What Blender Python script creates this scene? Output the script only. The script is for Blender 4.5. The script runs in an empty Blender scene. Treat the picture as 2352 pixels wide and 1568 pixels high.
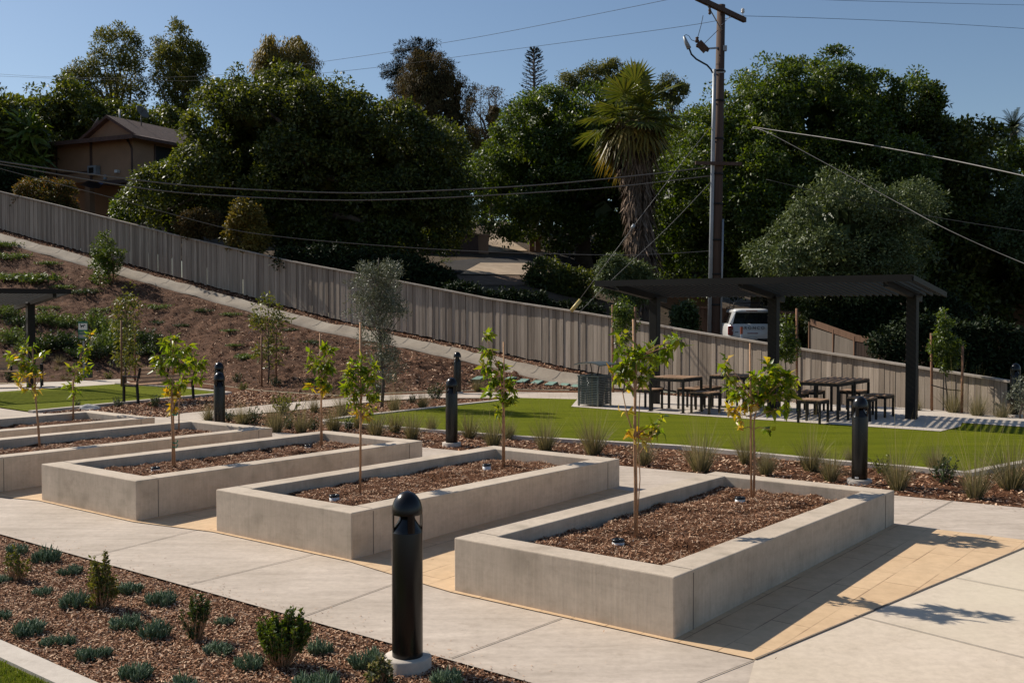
import bpy, bmesh, math, random
import numpy as np
from mathutils import Vector, Matrix, noise
from mathutils.bvhtree import BVHTree

random.seed(7)
RNG = np.random.default_rng(11)
SC = bpy.context.scene
COL = SC.collection
R = math.radians

# ------------------------------------------------------------------ camera model
F, CX, CY, HZ, H = 2420.0, 1176.0, 784.0, 712.0, 2.3
PITCH = math.atan((CY - HZ) / F)
CP, SP = math.cos(PITCH), math.sin(PITCH)


def ray(u, v):
    a = (u - CX) / F
    b = -(v - CY) / F
    return Vector((a, CP + b * SP, -SP + b * CP))


def P(u, v, d):
    r = ray(u, v)
    return Vector((0, 0, H)) + r * (d / r.y)


def G0(u, v, z=0.0):
    r = ray(u, v)
    return Vector((0, 0, H)) + r * ((z - H) / r.z)


E1 = Vector((.623, .782, 0))
E2 = Vector((-.782, .623, 0))
O1 = G0(1548.5, 1469.8)


def gz(x, y):
    s = (x - O1.x) * E1.x + (y - O1.y) * E1.y
    return min(max(.02 * s, 0.0), .09)


def G(u, v, dz=0.0):
    z = .04
    for _ in range(6):
        p = G0(u, v, z)
        z = gz(p.x, p.y) + dz
    return G0(u, v, z)


cam = bpy.data.cameras.new('camera')
cam.sensor_width = 36
cam.lens = F / 2352 * 36
cam.clip_start = .1
cam.clip_end = 2000
co = bpy.data.objects.new('camera', cam)
co.location = (0, 0, H)
co.rotation_euler = (math.pi / 2 - PITCH, 0, 0)
COL.objects.link(co)
SC.camera = co

# ------------------------------------------------------------------ light
ELEV, AZ = 38.0, -59.0
w = bpy.data.worlds.new('World')
SC.world = w
w.use_nodes = True
nt = w.node_tree
bg = nt.nodes['Background']
sky = nt.nodes.new('ShaderNodeTexSky')
sky.sky_type = 'NISHITA'
sky.sun_disc = False
sky.sun_elevation = R(ELEV)
sky.sun_rotation = R(AZ)
sky.altitude = 100
sky.air_density = 1.0
sky.dust_density = .6
sky.ozone_density = 2.6
nt.links.new(sky.outputs[0], bg.inputs[0])
bg.inputs[1].default_value = .083
sl = bpy.data.lights.new('sun', 'SUN')
sl.energy = 5.0
sl.angle = R(.5)
sl.color = (1.0, .93, .82)
so = bpy.data.objects.new('sun', sl)
sd = Vector((-math.sin(R(AZ)) * math.cos(R(ELEV)), -math.cos(R(AZ)) * math.cos(R(ELEV)), -math.sin(R(ELEV))))
so.rotation_euler = sd.to_track_quat('-Z', 'Y').to_euler()
so.location = (-40, 30, 40)
COL.objects.link(so)
SC.view_settings.view_transform = 'Standard'
SC.view_settings.look = 'None'
SC.view_settings.exposure = .2
SC.view_settings.gamma = 1

# ------------------------------------------------------------------ materials


def newmat(name):
    m = bpy.data.materials.new(name)
    m.use_nodes = True
    n = m.node_tree
    b = n.nodes['Principled BSDF']
    return m, n, b


def lk(n, a, b):
    n.links.new(a, b)


def coord(n, scale=(1, 1, 1), rot=(0, 0, 0), kind='Object'):
    t = n.nodes.new('ShaderNodeTexCoord')
    mp = n.nodes.new('ShaderNodeMapping')
    mp.inputs['Scale'].default_value = scale
    mp.inputs['Rotation'].default_value = rot
    lk(n, t.outputs[kind], mp.inputs[0])
    return mp.outputs[0]


def wcoord(n, scale=(1, 1, 1), rot=(0, 0, 0)):
    t = n.nodes.new('ShaderNodeNewGeometry')
    mp = n.nodes.new('ShaderNodeMapping')
    mp.inputs['Scale'].default_value = scale
    mp.inputs['Rotation'].default_value = rot
    lk(n, t.outputs['Position'], mp.inputs[0])
    return mp.outputs[0]


def noisen(n, vec, scale, detail=6, rough=.6):
    t = n.nodes.new('ShaderNodeTexNoise')
    t.inputs['Scale'].default_value = scale
    t.inputs['Detail'].default_value = detail
    t.inputs['Roughness'].default_value = rough
    lk(n, vec, t.inputs['Vector'])
    return t.outputs['Fac']


def ramp(n, fac, stops):
    r = n.nodes.new('ShaderNodeValToRGB')
    e = r.color_ramp.elements
    while len(e) < len(stops):
        e.new(.5)
    for i, (p, c) in enumerate(stops):
        e[i].position = p
        e[i].color = (c[0], c[1], c[2], 1)
    lk(n, fac, r.inputs[0])
    return r.outputs[0]


def mix(n, a, b, fac, mode='MIX'):
    m = n.nodes.new('ShaderNodeMix')
    m.data_type = 'RGBA'
    m.blend_type = mode
    for s, x in ((m.inputs[6], a), (m.inputs[7], b)):
        if hasattr(x, 'links'):
            lk(n, x, s)
        else:
            s.default_value = (x[0], x[1], x[2], 1)
    if hasattr(fac, 'links'):
        lk(n, fac, m.inputs[0])
    else:
        m.inputs[0].default_value = fac
    return m.outputs[2]


def bump(n, b, h, strength=.3, dist=.02):
    t = n.nodes.new('ShaderNodeBump')
    t.inputs['Strength'].default_value = strength
    t.inputs['Distance'].default_value = dist
    lk(n, h, t.inputs['Height'])
    lk(n, t.outputs[0], b.inputs['Normal'])


def m_plain(name, col, rough=.5, metal=0, var=.15, sc=6, bmp=0, coat=0, spec=.5):
    m, n, b = newmat(name)
    v = coord(n)
    f = noisen(n, v, sc)
    c = ramp(n, f, [(.3, [x * (1 - var) for x in col]), (.7, [min(1, x * (1 + var)) for x in col])])
    lk(n, c, b.inputs['Base Color'])
    b.inputs['Roughness'].default_value = rough
    b.inputs['Metallic'].default_value = metal
    b.inputs['Specular IOR Level'].default_value = spec
    if coat:
        b.inputs['Coat Weight'].default_value = coat
        b.inputs['Coat Roughness'].default_value = .15
    if bmp:
        bump(n, b, noisen(n, v, sc * 6), bmp)
    return m


ROT = math.atan2(-.623, .782)     # local x runs along the planter row


def m_concrete(name, a, b_, broom=0, warm=None, vert=False):
    m, n, b = newmat(name)
    v = wcoord(n)
    f1 = noisen(n, v, .9, 5, .62)
    f2 = noisen(n, v, 14, 8, .7)
    c = ramp(n, f1, [(.32, a), (.68, b_)])
    c = mix(n, c, ramp(n, f2, [(.25, (.62, .61, .6)), (.6, (1, 1, 1))]), .5, 'MULTIPLY')
    if warm:
        f3 = noisen(n, v, .28, 4, .5)
        c = mix(n, c, warm, ramp(n, f3, [(.48, (0, 0, 0)), (.66, (.75, .75, .75))]))
    fsp = noisen(n, v, 2.3, 9, .8)
    c = mix(n, c, ramp(n, fsp, [(.30, (.70, .68, .65)), (.44, (1, 1, 1))]), .55, 'MULTIPLY')
    hf = f2
    if broom:
        vb = wcoord(n, (1.1, 7.0, 1), (0, 0, -ROT + R(90)))
        fb = noisen(n, vb, 1.0, 5, .7)
        c = mix(n, c, ramp(n, fb, [(.34, (.80, .79, .775)), (.62, (1.06, 1.06, 1.05))]), .75, 'MULTIPLY')
        vb2 = wcoord(n, (6, 90, 1), (0, 0, -ROT + R(90)))
        hf = noisen(n, vb2, 1.5, 3, .7)
    if vert:
        fv = noisen(n, wcoord(n, (34, 34, 1.2)), 1.0, 5, .7)
        c = mix(n, c, ramp(n, fv, [(.3, (.80, .79, .77)), (.65, (1.05, 1.05, 1.04))]), .5, 'MULTIPLY')
        fs = noisen(n, v, 3.5, 6, .7)
        c = mix(n, c, (.22, .185, .135), ramp(n, fs, [(.52, (0, 0, 0)), (.74, (.6, .6, .6))]))
        fl_ = noisen(n, wcoord(n, (1.2, 1.2, 9)), 1.0, 6, .75)
        c = mix(n, c, ramp(n, fl_, [(.34, (.78, .77, .75)), (.5, (1, 1, 1)), (.72, (1.1, 1.09, 1.07))]), .35, 'MULTIPLY')
        hf = fv
    lk(n, c, b.inputs['Base Color'])
    b.inputs['Roughness'].default_value = .85
    b.inputs['Specular IOR Level'].default_value = .25
    bump(n, b, hf, .22, .008)
    return m


M = {}
M['concrete'] = m_concrete('path_concrete', (.47, .39, .315), (.59, .495, .41), broom=1)
M['concrete_warm'] = m_concrete('slab_concrete', (.57, .47, .36), (.66, .55, .435), broom=0, warm=(.64, .56, .41))
M['planter'] = m_concrete('cast_concrete', (.52, .425, .33), (.635, .53, .42), vert=True)
M['curb'] = m_concrete('kerb_concrete', (.50, .43, .36), (.60, .53, .45))
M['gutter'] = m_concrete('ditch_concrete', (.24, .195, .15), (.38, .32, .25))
M['dish'] = m_plain('dull_dish', (.10, .09, .08), .8)
M['joint'] = m_plain('dark_joint', (.17, .145, .12), .95)  # dark colour of the joint lines themselves
M['black'] = m_plain('black_paint', (.007, .006, .0055), .26, 0, .2, 3, spec=.4)
M['steel'] = m_plain('bronze_steel', (.014, .012, .0105), .55, 0, .2, 3, spec=.2)
M['steel_dark'] = m_plain('dark_steel', (.012, .010, .009), .55, 0, .2, 3, spec=.25)
M['grey_steel'] = m_plain('grey_steel', (.10, .115, .115), .45, .3, .15, 3)
M['galv'] = m_plain('galvanised_conduit', (.27, .285, .30), .5, .3, .15, 3)
M['white'] = m_plain('white_plastic', (.7, .69, .66), .4, 0, .06)
M['green_sign'] = m_plain('green_sign', (.02, .14, .08), .4)
M['green_dark'] = m_plain('dark_green_plastic', (.012, .03, .028), .45)
M['lid'] = m_plain('green_lid', (.19, .30, .24), .6, 0, .15, 4)
M['tie'] = m_plain('green_tie', (.02, .28, .16), .5)
M['tarp'] = m_plain('blue_tarp', (.02, .06, .16), .45, 0, .3, 2)
M['rock'] = m_plain('grey_rock', (.4, .38, .35), .9, 0, .25, 5, .4)
M['yellow'] = m_plain('yellow_guard', (.55, .42, .14), .5)
M['wire'] = m_plain('cable_black', (.11, .10, .09), .5)
M['wire_thin'] = m_plain('thin_wire', (.022, .025, .028), .7, spec=.2)
M['glass'] = m_plain('dark_glass', (.012, .013, .015), .08, 0, .1)
M['screen'] = m_plain('dark_window_screen', (.02, .019, .018), .6, 0, .1, spec=.1)
M['carwhite'] = m_plain('white_car_paint', (.66, .65, .63), .25, 0, .03, 2, 0, .6)
M['rubber'] = m_plain('rubber', (.02, .02, .02), .8)
M['redlamp'] = m_plain('red_lamp', (.22, .02, .02), .2)
M['stucco'] = m_plain('tan_stucco', (.28, .165, .098), .9, 0, .12, 1.2, .1)
M['stucco_dark'] = m_plain('brown_trim', (.07, .038, .028), .8)
M['wallwhite'] = m_plain('white_wall', (.55, .54, .52), .85, 0, .08, 1)
M['brick'] = m_plain('brick_pillar', (.26, .14, .09), .9, 0, .3, 3, .3)
M['insul'] = m_plain('porcelain', (.55, .54, .52), .3)


def m_paver():
    m, n, b = newmat('stamped_paver')
    v = wcoord(n, (1, 1, 1), (0, 0, -ROT + R(90)))
    t = n.nodes.new('ShaderNodeTexBrick')
    t.offset = .5
    t.inputs['Scale'].default_value = 1.0
    t.inputs['Brick Width'].default_value = .60
    t.inputs['Row Height'].default_value = .30
    t.inputs['Mortar Size'].default_value = .006
    t.inputs['Mortar Smooth'].default_value = .3
    t.inputs['Color1'].default_value = (.66, .465, .285, 1)
    t.inputs['Color2'].default_value = (.60, .415, .25, 1)
    t.inputs['Mortar'].default_value = (.30, .19, .11, 1)
    lk(n, v, t.inputs['Vector'])
    wc = wcoord(n)
    fw = noisen(n, wc, 1.4, 5, .6)
    c = mix(n, t.outputs['Color'], (.63, .445, .275), ramp(n, fw, [(.42, (0, 0, 0)), (.6, (.9, .9, .9))]))
    f = noisen(n, wc, 8, 8, .7)
    c = mix(n, c, ramp(n, f, [(.3, (.78, .76, .72)), (.65, (1.04, 1.03, 1.0))]), .7, 'MULTIPLY')
    lk(n, c, b.inputs['Base Color'])
    b.inputs['Roughness'].default_value = .85
    b.inputs['Specular IOR Level'].default_value = .25
    bump(n, b, f, .3, .01)
    return m


M['paver'] = m_paver()


def m_soil(name, cols, sc=5, strength=.8):
    m, n, b = newmat(name)
    v = wcoord(n)
    f = noisen(n, v, sc, 10, .72)
    f2 = noisen(n, v, .5, 4, .6)
    c = ramp(n, f, [(.3, cols[0]), (.52, cols[1]), (.72, cols[2])])
    c = mix(n, c, ramp(n, f2, [(.3, (.7, .68, .68)), (.7, (1.15, 1.12, 1.1))]), .8, 'MULTIPLY')
    lk(n, c, b.inputs['Base Color'])
    b.inputs['Roughness'].default_value = .95
    b.inputs['Specular IOR Level'].default_value = .1
    bump(n, b, noisen(n, v, sc * 3, 10, .8), strength, .08)
    return m


M['mulch'] = m_soil('bark_mulch', [(.06, .027, .014), (.17, .08, .042), (.36, .185, .10)], 9, .9)
M['hill'] = m_soil('slope_mulch', [(.045, .024, .015), (.135, .072, .044), (.26, .15, .095)], 3.2, 1.0)
M['dirt'] = m_soil('back_dirt', [(.06, .045, .03), (.10, .075, .05), (.16, .12, .085)], 1.5, .6)
M['road'] = m_soil('asphalt', [(.05, .047, .045), (.065, .06, .056), (.085, .08, .075)], 3, .3)
M['drive'] = m_soil('pale_driveway', [(.36, .28, .20), (.46, .36, .26), (.52, .42, .31)], 1.5, .2)


def m_island(name, cols, rough=.9, spec=.2, tr=0, trcol=None, nsc=0):
    m, n, b = newmat(name)
    g = n.nodes.new('ShaderNodeNewGeometry')
    k = len(cols)
    c = ramp(n, g.outputs['Random Per Island'], [((i + .5) / k, x) for i, x in enumerate(cols)])
    if nsc:
        f = noisen(n, wcoord(n), nsc, 3, .6)
        c = mix(n, c, ramp(n, f, [(.3, (.72, .76, .72)), (.7, (1.25, 1.2, 1.0))]), 1, 'MULTIPLY')
    lk(n, c, b.inputs['Base Color'])
    b.inputs['Roughness'].default_value = rough
    b.inputs['Specular IOR Level'].default_value = spec
    if tr:
        t = n.nodes.new('ShaderNodeBsdfTranslucent')
        cc = mix(n, c, trcol or (1.9, 1.7, .6), 1, 'MULTIPLY')
        lk(n, cc, t.inputs[0])
        ms = n.nodes.new('ShaderNodeMixShader')
        ms.inputs[0].default_value = tr
        lk(n, b.outputs[0], ms.inputs[1])
        lk(n, t.outputs[0], ms.inputs[2])
        lk(n, ms.outputs[0], n.nodes['Material Output'].inputs[0])
    return m


M['chip'] = m_island('bark_chips', [(.10, .043, .021), (.20, .09, .045), (.32, .155, .083), (.45, .25, .145), (.70, .49, .33)])
M['ficus'] = m_island('dark_glossy_leaf', [(.029, .043, .010), (.044, .062, .013), (.066, .083, .019), (.10, .115, .029)], .5, .35, .33, (2.4, 2.2, .55), .5)
M['ficus_b'] = m_island('bright_glossy_leaf', [(.029, .051, .009), (.046, .076, .012), (.068, .10, .017), (.10, .13, .028)], .45, .4, .33, (2.3, 2.2, .5), .5)
M['euc'] = m_island('olive_leaf', [(.07, .085, .024), (.10, .115, .034), (.14, .14, .046)], .55, .3, .35, (1.7, 1.5, .6), .3)
M['yellowleaf'] = m_island('yellow_green_leaf', [(.11, .10, .022), (.15, .125, .03), (.19, .14, .035)], .55, .3, .35, (1.7, 1.5, .6), .4)
M['brownleaf'] = m_island('brown_leaf', [(.055, .04, .02), (.085, .06, .028), (.11, .078, .035), (.08, .072, .028)], .7, .15, .2, (1.5, 1.3, .7), .4)
M['cedar'] = m_island('cedar_needle', [(.008, .014, .008), (.014, .022, .011)], .7, .2, .05)
M['grey'] = m_island('grey_green_leaf', [(.06, .082, .032), (.09, .118, .046), (.14, .168, .075)], .5, .35, .2, (1.5, 1.5, .8), .5)
M['oliveleaf'] = m_island('silver_olive_leaf', [(.06, .07, .045), (.11, .12, .08), (.19, .20, .14)], .5, .4, .15, (1.4, 1.4, .9))
M['citrus'] = m_island('citrus_leaf', [(.08, .135, .010), (.12, .185, .013), (.17, .225, .016), (.25, .265, .022)], .38, .4, .52, (1.7, 1.6, .35))
M['citrus_y'] = m_island('yellowing_leaf', [(.36, .30, .02), (.48, .36, .03), (.45, .27, .02), (.5, .42, .15)], .4, .4, .45, (1.6, 1.4, .4))
M['shrub'] = m_island('bright_shrub_leaf', [(.05, .085, .012), (.08, .12, .016), (.12, .155, .022)], .45, .4, .25, (1.8, 1.7, .4))
M['shrub_o'] = m_island('olive_shrub_leaf', [(.075, .09, .02), (.12, .135, .028), (.19, .185, .05)], .5, .35, .28, (1.7, 1.6, .5))
M['shrub_c'] = m_island('cream_shrub_leaf', [(.06, .08, .025), (.12, .13, .045), (.38, .34, .2)], .5, .35, .25, (1.5, 1.4, .7))
M['shrub_d'] = m_island('dark_shrub_leaf', [(.025, .045, .012), (.04, .065, .018), (.065, .09, .028)], .5, .35, .2, (1.6, 1.6, .5))
M['cover'] = m_island('slope_cover_leaf', [(.08, .115, .028), (.115, .16, .036), (.165, .21, .055)], .55, .3, .2, (1.6, 1.6, .5))
M['succ'] = m_island('blue_succulent', [(.06, .10, .04), (.115, .165, .08), (.21, .27, .165)], .5, .3)
M['grass'] = m_island('tuft_grass', [(.075, .08, .035), (.13, .125, .06), (.22, .19, .105), (.34, .275, .17), (.26, .22, .13)], .6, .2, .2, (1.4, 1.3, .7))
M['straw'] = m_island('dry_stalk', [(.30, .24, .12), (.40, .33, .18), (.26, .22, .09)], .7, .2, .3, (1.2, 1.2, .9))
M['palm'] = m_island('fan_palm_leaf', [(.075, .10, .018), (.11, .135, .024), (.16, .155, .03), (.10, .12, .026)], .42, .5, .25, (1.6, 1.5, .5))
M['palm_y'] = m_island('ageing_palm_leaf', [(.18, .14, .025), (.22, .15, .03), (.14, .12, .03)], .5, .4, .25, (1.5, 1.3, .5))
M['thatch'] = m_island('dry_palm_skirt', [(.10, .07, .05), (.16, .115, .085), (.22, .16, .12)], .9, .1)
M['redshrub'] = m_island('rusty_leaf', [(.06, .07, .016), (.09, .08, .02), (.20, .09, .03), (.12, .10, .025)], .6, .2, .3, (1.6, 1.4, .5))
M['bark'] = m_plain('grey_bark', (.10, .08, .065), .95, 0, .35, 4, .5)
M['bark_young'] = m_plain('young_bark', (.36, .205, .11), .85, 0, .3, 12, .2)
M['stake'] = m_plain('wood_stake', (.48, .27, .14), .8, 0, .25, 9, .2)
M['lodge'] = m_plain('lodgepole_stake', (.22, .105, .055), .85, 0, .3, 9, .2)


def m_wood(name, cols, stretch=(18, 18, .8), rough=.8):
    m, n, b = newmat(name)
    g = n.nodes.new('ShaderNodeNewGeometry')
    k = len(cols)
    c = ramp(n, g.outputs['Random Per Island'], [((i + .5) / k, x) for i, x in enumerate(cols)])
    f = noisen(n, wcoord(n, stretch), 1.0, 6, .7)
    c = mix(n, c, ramp(n, f, [(.28, (.55, .53, .5)), (.7, (1.15, 1.15, 1.15))]), .9, 'MULTIPLY')
    lk(n, c, b.inputs['Base Color'])
    b.inputs['Roughness'].default_value = rough
    b.inputs['Specular IOR Level'].default_value = .2
    bump(n, b, f, .4, .01)
    return m


M['fencewood'] = m_wood('weathered_boards', [(.25, .20, .155), (.34, .275, .215), (.48, .395, .315), (.29, .235, .185), (.40, .33, .26)])
M['capwood'] = m_wood('weathered_cap', [(.36, .31, .26), (.40, .35, .30)], (2, 2, 8))
M['polewood'] = m_wood('creosote_pole', [(.085, .055, .042), (.10, .065, .05)], (14, 14, .5))
M['brownfence'] = m_wood('brown_boards', [(.13, .072, .045), (.16, .092, .058)], (12, 12, .8))
M['ipe'] = m_wood('hardwood_slat', [(.36, .225, .14), (.43, .275, .175), (.32, .195, .12)], (3, 3, 9))
M['benchwood'] = m_wood('bench_slat', [(.50, .33, .215), (.56, .38, .25)], (3, 3, 9))
M['roof'] = m_plain('brown_shingle', (.085, .045, .033), .9, 0, .35, 5, .6)


def m_turf(name, c1, c2, c3):
    m, n, b = newmat(name)
    v = wcoord(n, (1, 1, 1), (0, 0, .9))
    f = noisen(n, v, 60, 6, .8)
    f2 = noisen(n, wcoord(n, (.5, 3.2, 1), (0, 0, -.25)), 1.0, 5, .7)
    c = ramp(n, f, [(.3, c1), (.5, c2), (.72, c3)])
    c = mix(n, c, ramp(n, f2, [(.28, (.70, .75, .66)), (.5, (.96, .97, .95)), (.74, (1.2, 1.14, 1.0))]), .95, 'MULTIPLY')
    lk(n, c, b.inputs['Base Color'])
    b.inputs['Roughness'].default_value = .8
    b.inputs['Specular IOR Level'].default_value = .04
    bump(n, b, f, 1.0, .04)
    return m


M['turf'] = m_turf('artificial_turf', (.10, .118, .006), (.165, .185, .010), (.23, .235, .018))
M['turfblade'] = m_island('turf_blade', [(.11, .15, .014), (.16, .20, .02), (.22, .24, .05)], .6, .2, .25, (1.3, 1.3, .6))


def m_mesh():
    m, n, b = newmat('privacy_mesh')
    v = coord(n, (9, 9, 9))
    t = n.nodes.new('ShaderNodeTexBrick')
    t.inputs['Scale'].default_value = 1
    t.inputs['Color1'].default_value = (.15, .12, .095, 1)
    t.inputs['Color2'].default_value = (.13, .105, .08, 1)
    t.inputs['Mortar'].default_value = (.09, .07, .055, 1)
    lk(n, v, t.inputs['Vector'])
    lk(n, t.outputs[0], b.inputs['Base Color'])
    b.inputs['Roughness'].default_value = .9
    return m


M['mesh'] = m_mesh()

# ------------------------------------------------------------------ mesh helpers


def mesh_np(name, V, Fq, mats, mi=None, smooth=False, parent=None):
    """V (n,3), Fq (m,4) quads"""
    V = np.asarray(V, dtype=np.float32).reshape(-1, 3)
    Fq = np.asarray(Fq, dtype=np.int32).reshape(-1, 4)
    me = bpy.data.meshes.new(name)
    me.vertices.add(len(V))
    me.vertices.foreach_set('co', V.ravel())
    me.loops.add(Fq.size)
    me.loops.foreach_set('vertex_index', Fq.ravel())
    me.polygons.add(len(Fq))
    me.polygons.foreach_set('loop_start', np.arange(0, Fq.size, 4, dtype=np.int32))
    if mi is not None:
        me.polygons.foreach_set('material_index', np.asarray(mi, dtype=np.int32))
    if smooth:
        me.polygons.foreach_set('use_smooth', np.ones(len(Fq), dtype=bool))
    for m in mats:
        me.materials.append(m)
    me.update(calc_edges=True)
    o = bpy.data.objects.new(name, me)
    COL.objects.link(o)
    if parent:
        o.parent = parent
    return o


class MB:
    def __init__(s):
        s.v = []
        s.f = []
        s.m = []
        s.sm = []

    def add(s, vs, fs, mi=0, sm=False):
        k = len(s.v)
        s.v += [tuple(x) for x in vs]
        for f in fs:
            s.f.append(tuple(i + k for i in f))
            s.m.append(mi)
            s.sm.append(sm)
        return s

    def box(s, c, size, rz=0, mi=0, rot=None):
        hx, hy, hz = [x / 2 for x in size]
        mt = rot if rot else Matrix.Rotation(rz, 3, 'Z')
        c = Vector(c)
        vs = [c + mt @ Vector((x, y, z)) for z in (-hz, hz) for x, y in ((-hx, -hy), (hx, -hy), (hx, hy), (-hx, hy))]
        return s.add(vs, [(3, 2, 1, 0), (4, 5, 6, 7), (0, 1, 5, 4), (1, 2, 6, 5), (2, 3, 7, 6), (3, 0, 4, 7)], mi)

    def beam(s, a, b, wd, ht, up=Vector((0, 0, 1)), mi=0):
        a = Vector(a)
        b = Vector(b)
        d = (b - a).normalized()
        sx = d.cross(up)
        if sx.length < 1e-4:
            sx = d.cross(Vector((1, 0, 0)))
        sx.normalize()
        uz = sx.cross(d)
        vs = []
        for p in (a, b):
            for x, z in ((-1, -1), (1, -1), (1, 1), (-1, 1)):
                vs.append(p + sx * x * wd / 2 + uz * z * ht / 2)
        return s.add(vs, [(0, 1, 2, 3), (7, 6, 5, 4), (4, 5, 1, 0), (5, 6, 2, 1), (6, 7, 3, 2), (7, 4, 0, 3)], mi)

    def tube(s, pts, rad, n=8, mi=0, cap=True):
        pts = [Vector(p) for p in pts]
        if not hasattr(rad, '__len__'):
            rad = [rad] * len(pts)
        k = len(s.v)
        prev = None
        for i, p in enumerate(pts):
            d = (pts[min(i + 1, len(pts) - 1)] - pts[max(i - 1, 0)])
            if d.length < 1e-6:
                d = Vector((0, 0, 1))
            d.normalize()
            if prev is None:
                a = d.cross(Vector((0, 0, 1)))
                if a.length < .05:
                    a = d.cross(Vector((1, 0, 0)))
            else:
                a = prev - d * prev.dot(d)
            a.normalize()
            prev = a
            b = d.cross(a)
            for j in range(n):
                t = 2 * math.pi * j / n
                s.v.append(tuple(p + (a * math.cos(t) + b * math.sin(t)) * rad[i]))
        for i in range(len(pts) - 1):
            for j in range(n):
                s.f.append((k + i * n + j, k + i * n + (j + 1) % n, k + (i + 1) * n + (j + 1) % n, k + (i + 1) * n + j))
                s.m.append(mi)
                s.sm.append(True)
        if cap:
            e = k + (len(pts) - 1) * n
            s.f.append(tuple(range(e, e + n)))
            s.f.append(tuple(range(k + n - 1, k - 1, -1)))
            s.m += [mi, mi]
            s.sm += [False, False]
        return s

    def lathe(s, prof, n=24, c=(0, 0, 0), mi=0, sm=True):
        k = len(s.v)
        for r, z in prof:
            for j in range(n):
                t = 2 * math.pi * j / n
                s.v.append((c[0] + r * math.cos(t), c[1] + r * math.sin(t), c[2] + z))
        for i in range(len(prof) - 1):
            for j in range(n):
                s.f.append((k + i * n + j, k + i * n + (j + 1) % n, k + (i + 1) * n + (j + 1) % n, k + (i + 1) * n + j))
                s.m.append(mi)
                s.sm.append(sm)
        return s

    def npadd(s, V, Fq, mi=0):
        k = len(s.v)
        s.v += [tuple(x) for x in np.asarray(V).tolist()]
        for f in (np.asarray(Fq) + k).tolist():
            s.f.append(tuple(f))
            s.m.append(mi)
            s.sm.append(False)
        return s

    def build(s, name, mats, parent=None, world=True):
        me = bpy.data.meshes.new(name)
        me.from_pydata(s.v, [], s.f)
        if not isinstance(mats, (list, tuple)):
            mats = [mats]
        for m in mats:
            me.materials.append(m)
        me.polygons.foreach_set('material_index', s.m)
        me.polygons.foreach_set('use_smooth', s.sm)
        me.update()
        o = bpy.data.objects.new(name, me)
        COL.objects.link(o)
        if parent:
            attach(o, parent, world)
        return o


def attach(o, parent, world=True):
    o.parent = parent
    if world:
        o.location = -parent.location if parent.parent is None else (0, 0, 0)


def tag(o, label, cat, group=None, kind=None):
    if label:
        o['label'] = label
    if cat:
        o['category'] = cat
    if group:
        o['group'] = group
    if kind:
        o['kind'] = kind
    return o


def thing(name, loc, label, cat, group=None, rz=0):
    o = bpy.data.objects.new(name, None)
    o.empty_display_size = .2
    o.location = loc
    o.rotation_euler = (0, 0, rz)
    COL.objects.link(o)
    return tag(o, label, cat, group)


def copy_tree(o, parent=None):
    c = o.copy()
    COL.objects.link(c)
    if parent:
        c.parent = parent
    for ch in list(o.children):
        copy_tree(ch, c)
    return c


def struct(o):
    o['kind'] = 'structure'
    return o


def bevel(o, wd, seg=2):
    m = o.modifiers.new('bevel', 'BEVEL')
    m.width = wd
    m.segments = seg
    m.limit_method = 'ANGLE'
    m.angle_limit = R(40)
    return o


# ------------------------------------------------------------------ leaves
def unit(a):
    return a / np.maximum(np.linalg.norm(a, axis=-1, keepdims=True), 1e-6)


def leaf4(Pb, D, N, L, W):
    S = unit(np.cross(D, N))
    L = L[:, None]
    W = W[:, None]
    v = np.stack([Pb, Pb + D * L * .5 + S * W / 2, Pb + D * L - N * L * .08, Pb + D * L * .5 - S * W / 2], 1)
    n = len(Pb)
    return v.reshape(-1, 3), np.arange(n * 4).reshape(n, 4)


def leaf5(Pb, D, N, L, W, fold=.28, droop=.15):
    S = unit(np.cross(D, N))
    L = L[:, None]
    W = W[:, None]
    v = np.stack([Pb, Pb + D * L * .42 + S * W / 2 + N * W * fold, Pb + D * L - N * L * droop,
                  Pb + D * L * .42 - S * W / 2 + N * W * fold, Pb + D * L * .5], 1)
    n = len(Pb)
    b = (np.arange(n) * 5)[:, None]
    f = np.concatenate([b + np.array([[0, 4, 2, 1]]), b + np.array([[0, 3, 2, 4]])], 1).reshape(-1, 4)
    return v.reshape(-1, 3), f


def rdir(rng, n):
    return unit(rng.normal(size=(n, 3)))


def poly_dist(px, py, poly):
    """signed distance (positive inside) of points to a polygon, numpy"""
    poly = np.asarray(poly, float)
    a = poly
    b = np.roll(poly, -1, 0)
    ins = np.zeros(len(px), bool)
    dmin = np.full(len(px), 1e9)
    for (x1, y1), (x2, y2) in zip(a, b):
        c = ((y1 > py) != (y2 > py)) & (px < (x2 - x1) * (py - y1) / (y2 - y1 + 1e-12) + x1)
        ins ^= c
        dx, dy = x2 - x1, y2 - y1
        t = np.clip(((px - x1) * dx + (py - y1) * dy) / (dx * dx + dy * dy + 1e-12), 0, 1)
        dmin = np.minimum(dmin, np.hypot(px - x1 - t * dx, py - y1 - t * dy))
    return np.where(ins, dmin, -dmin)


def Pn(u, v, d):
    a = (u - CX) / F
    b = -(v - CY) / F
    y = CP + b * SP
    z = -SP + b * CP
    k = d / y
    return np.stack([a * k, d, H + z * k], -1)


def snoise(p, sc):
    return np.array([noise.noise(Vector(x) * sc) for x in p])


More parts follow.
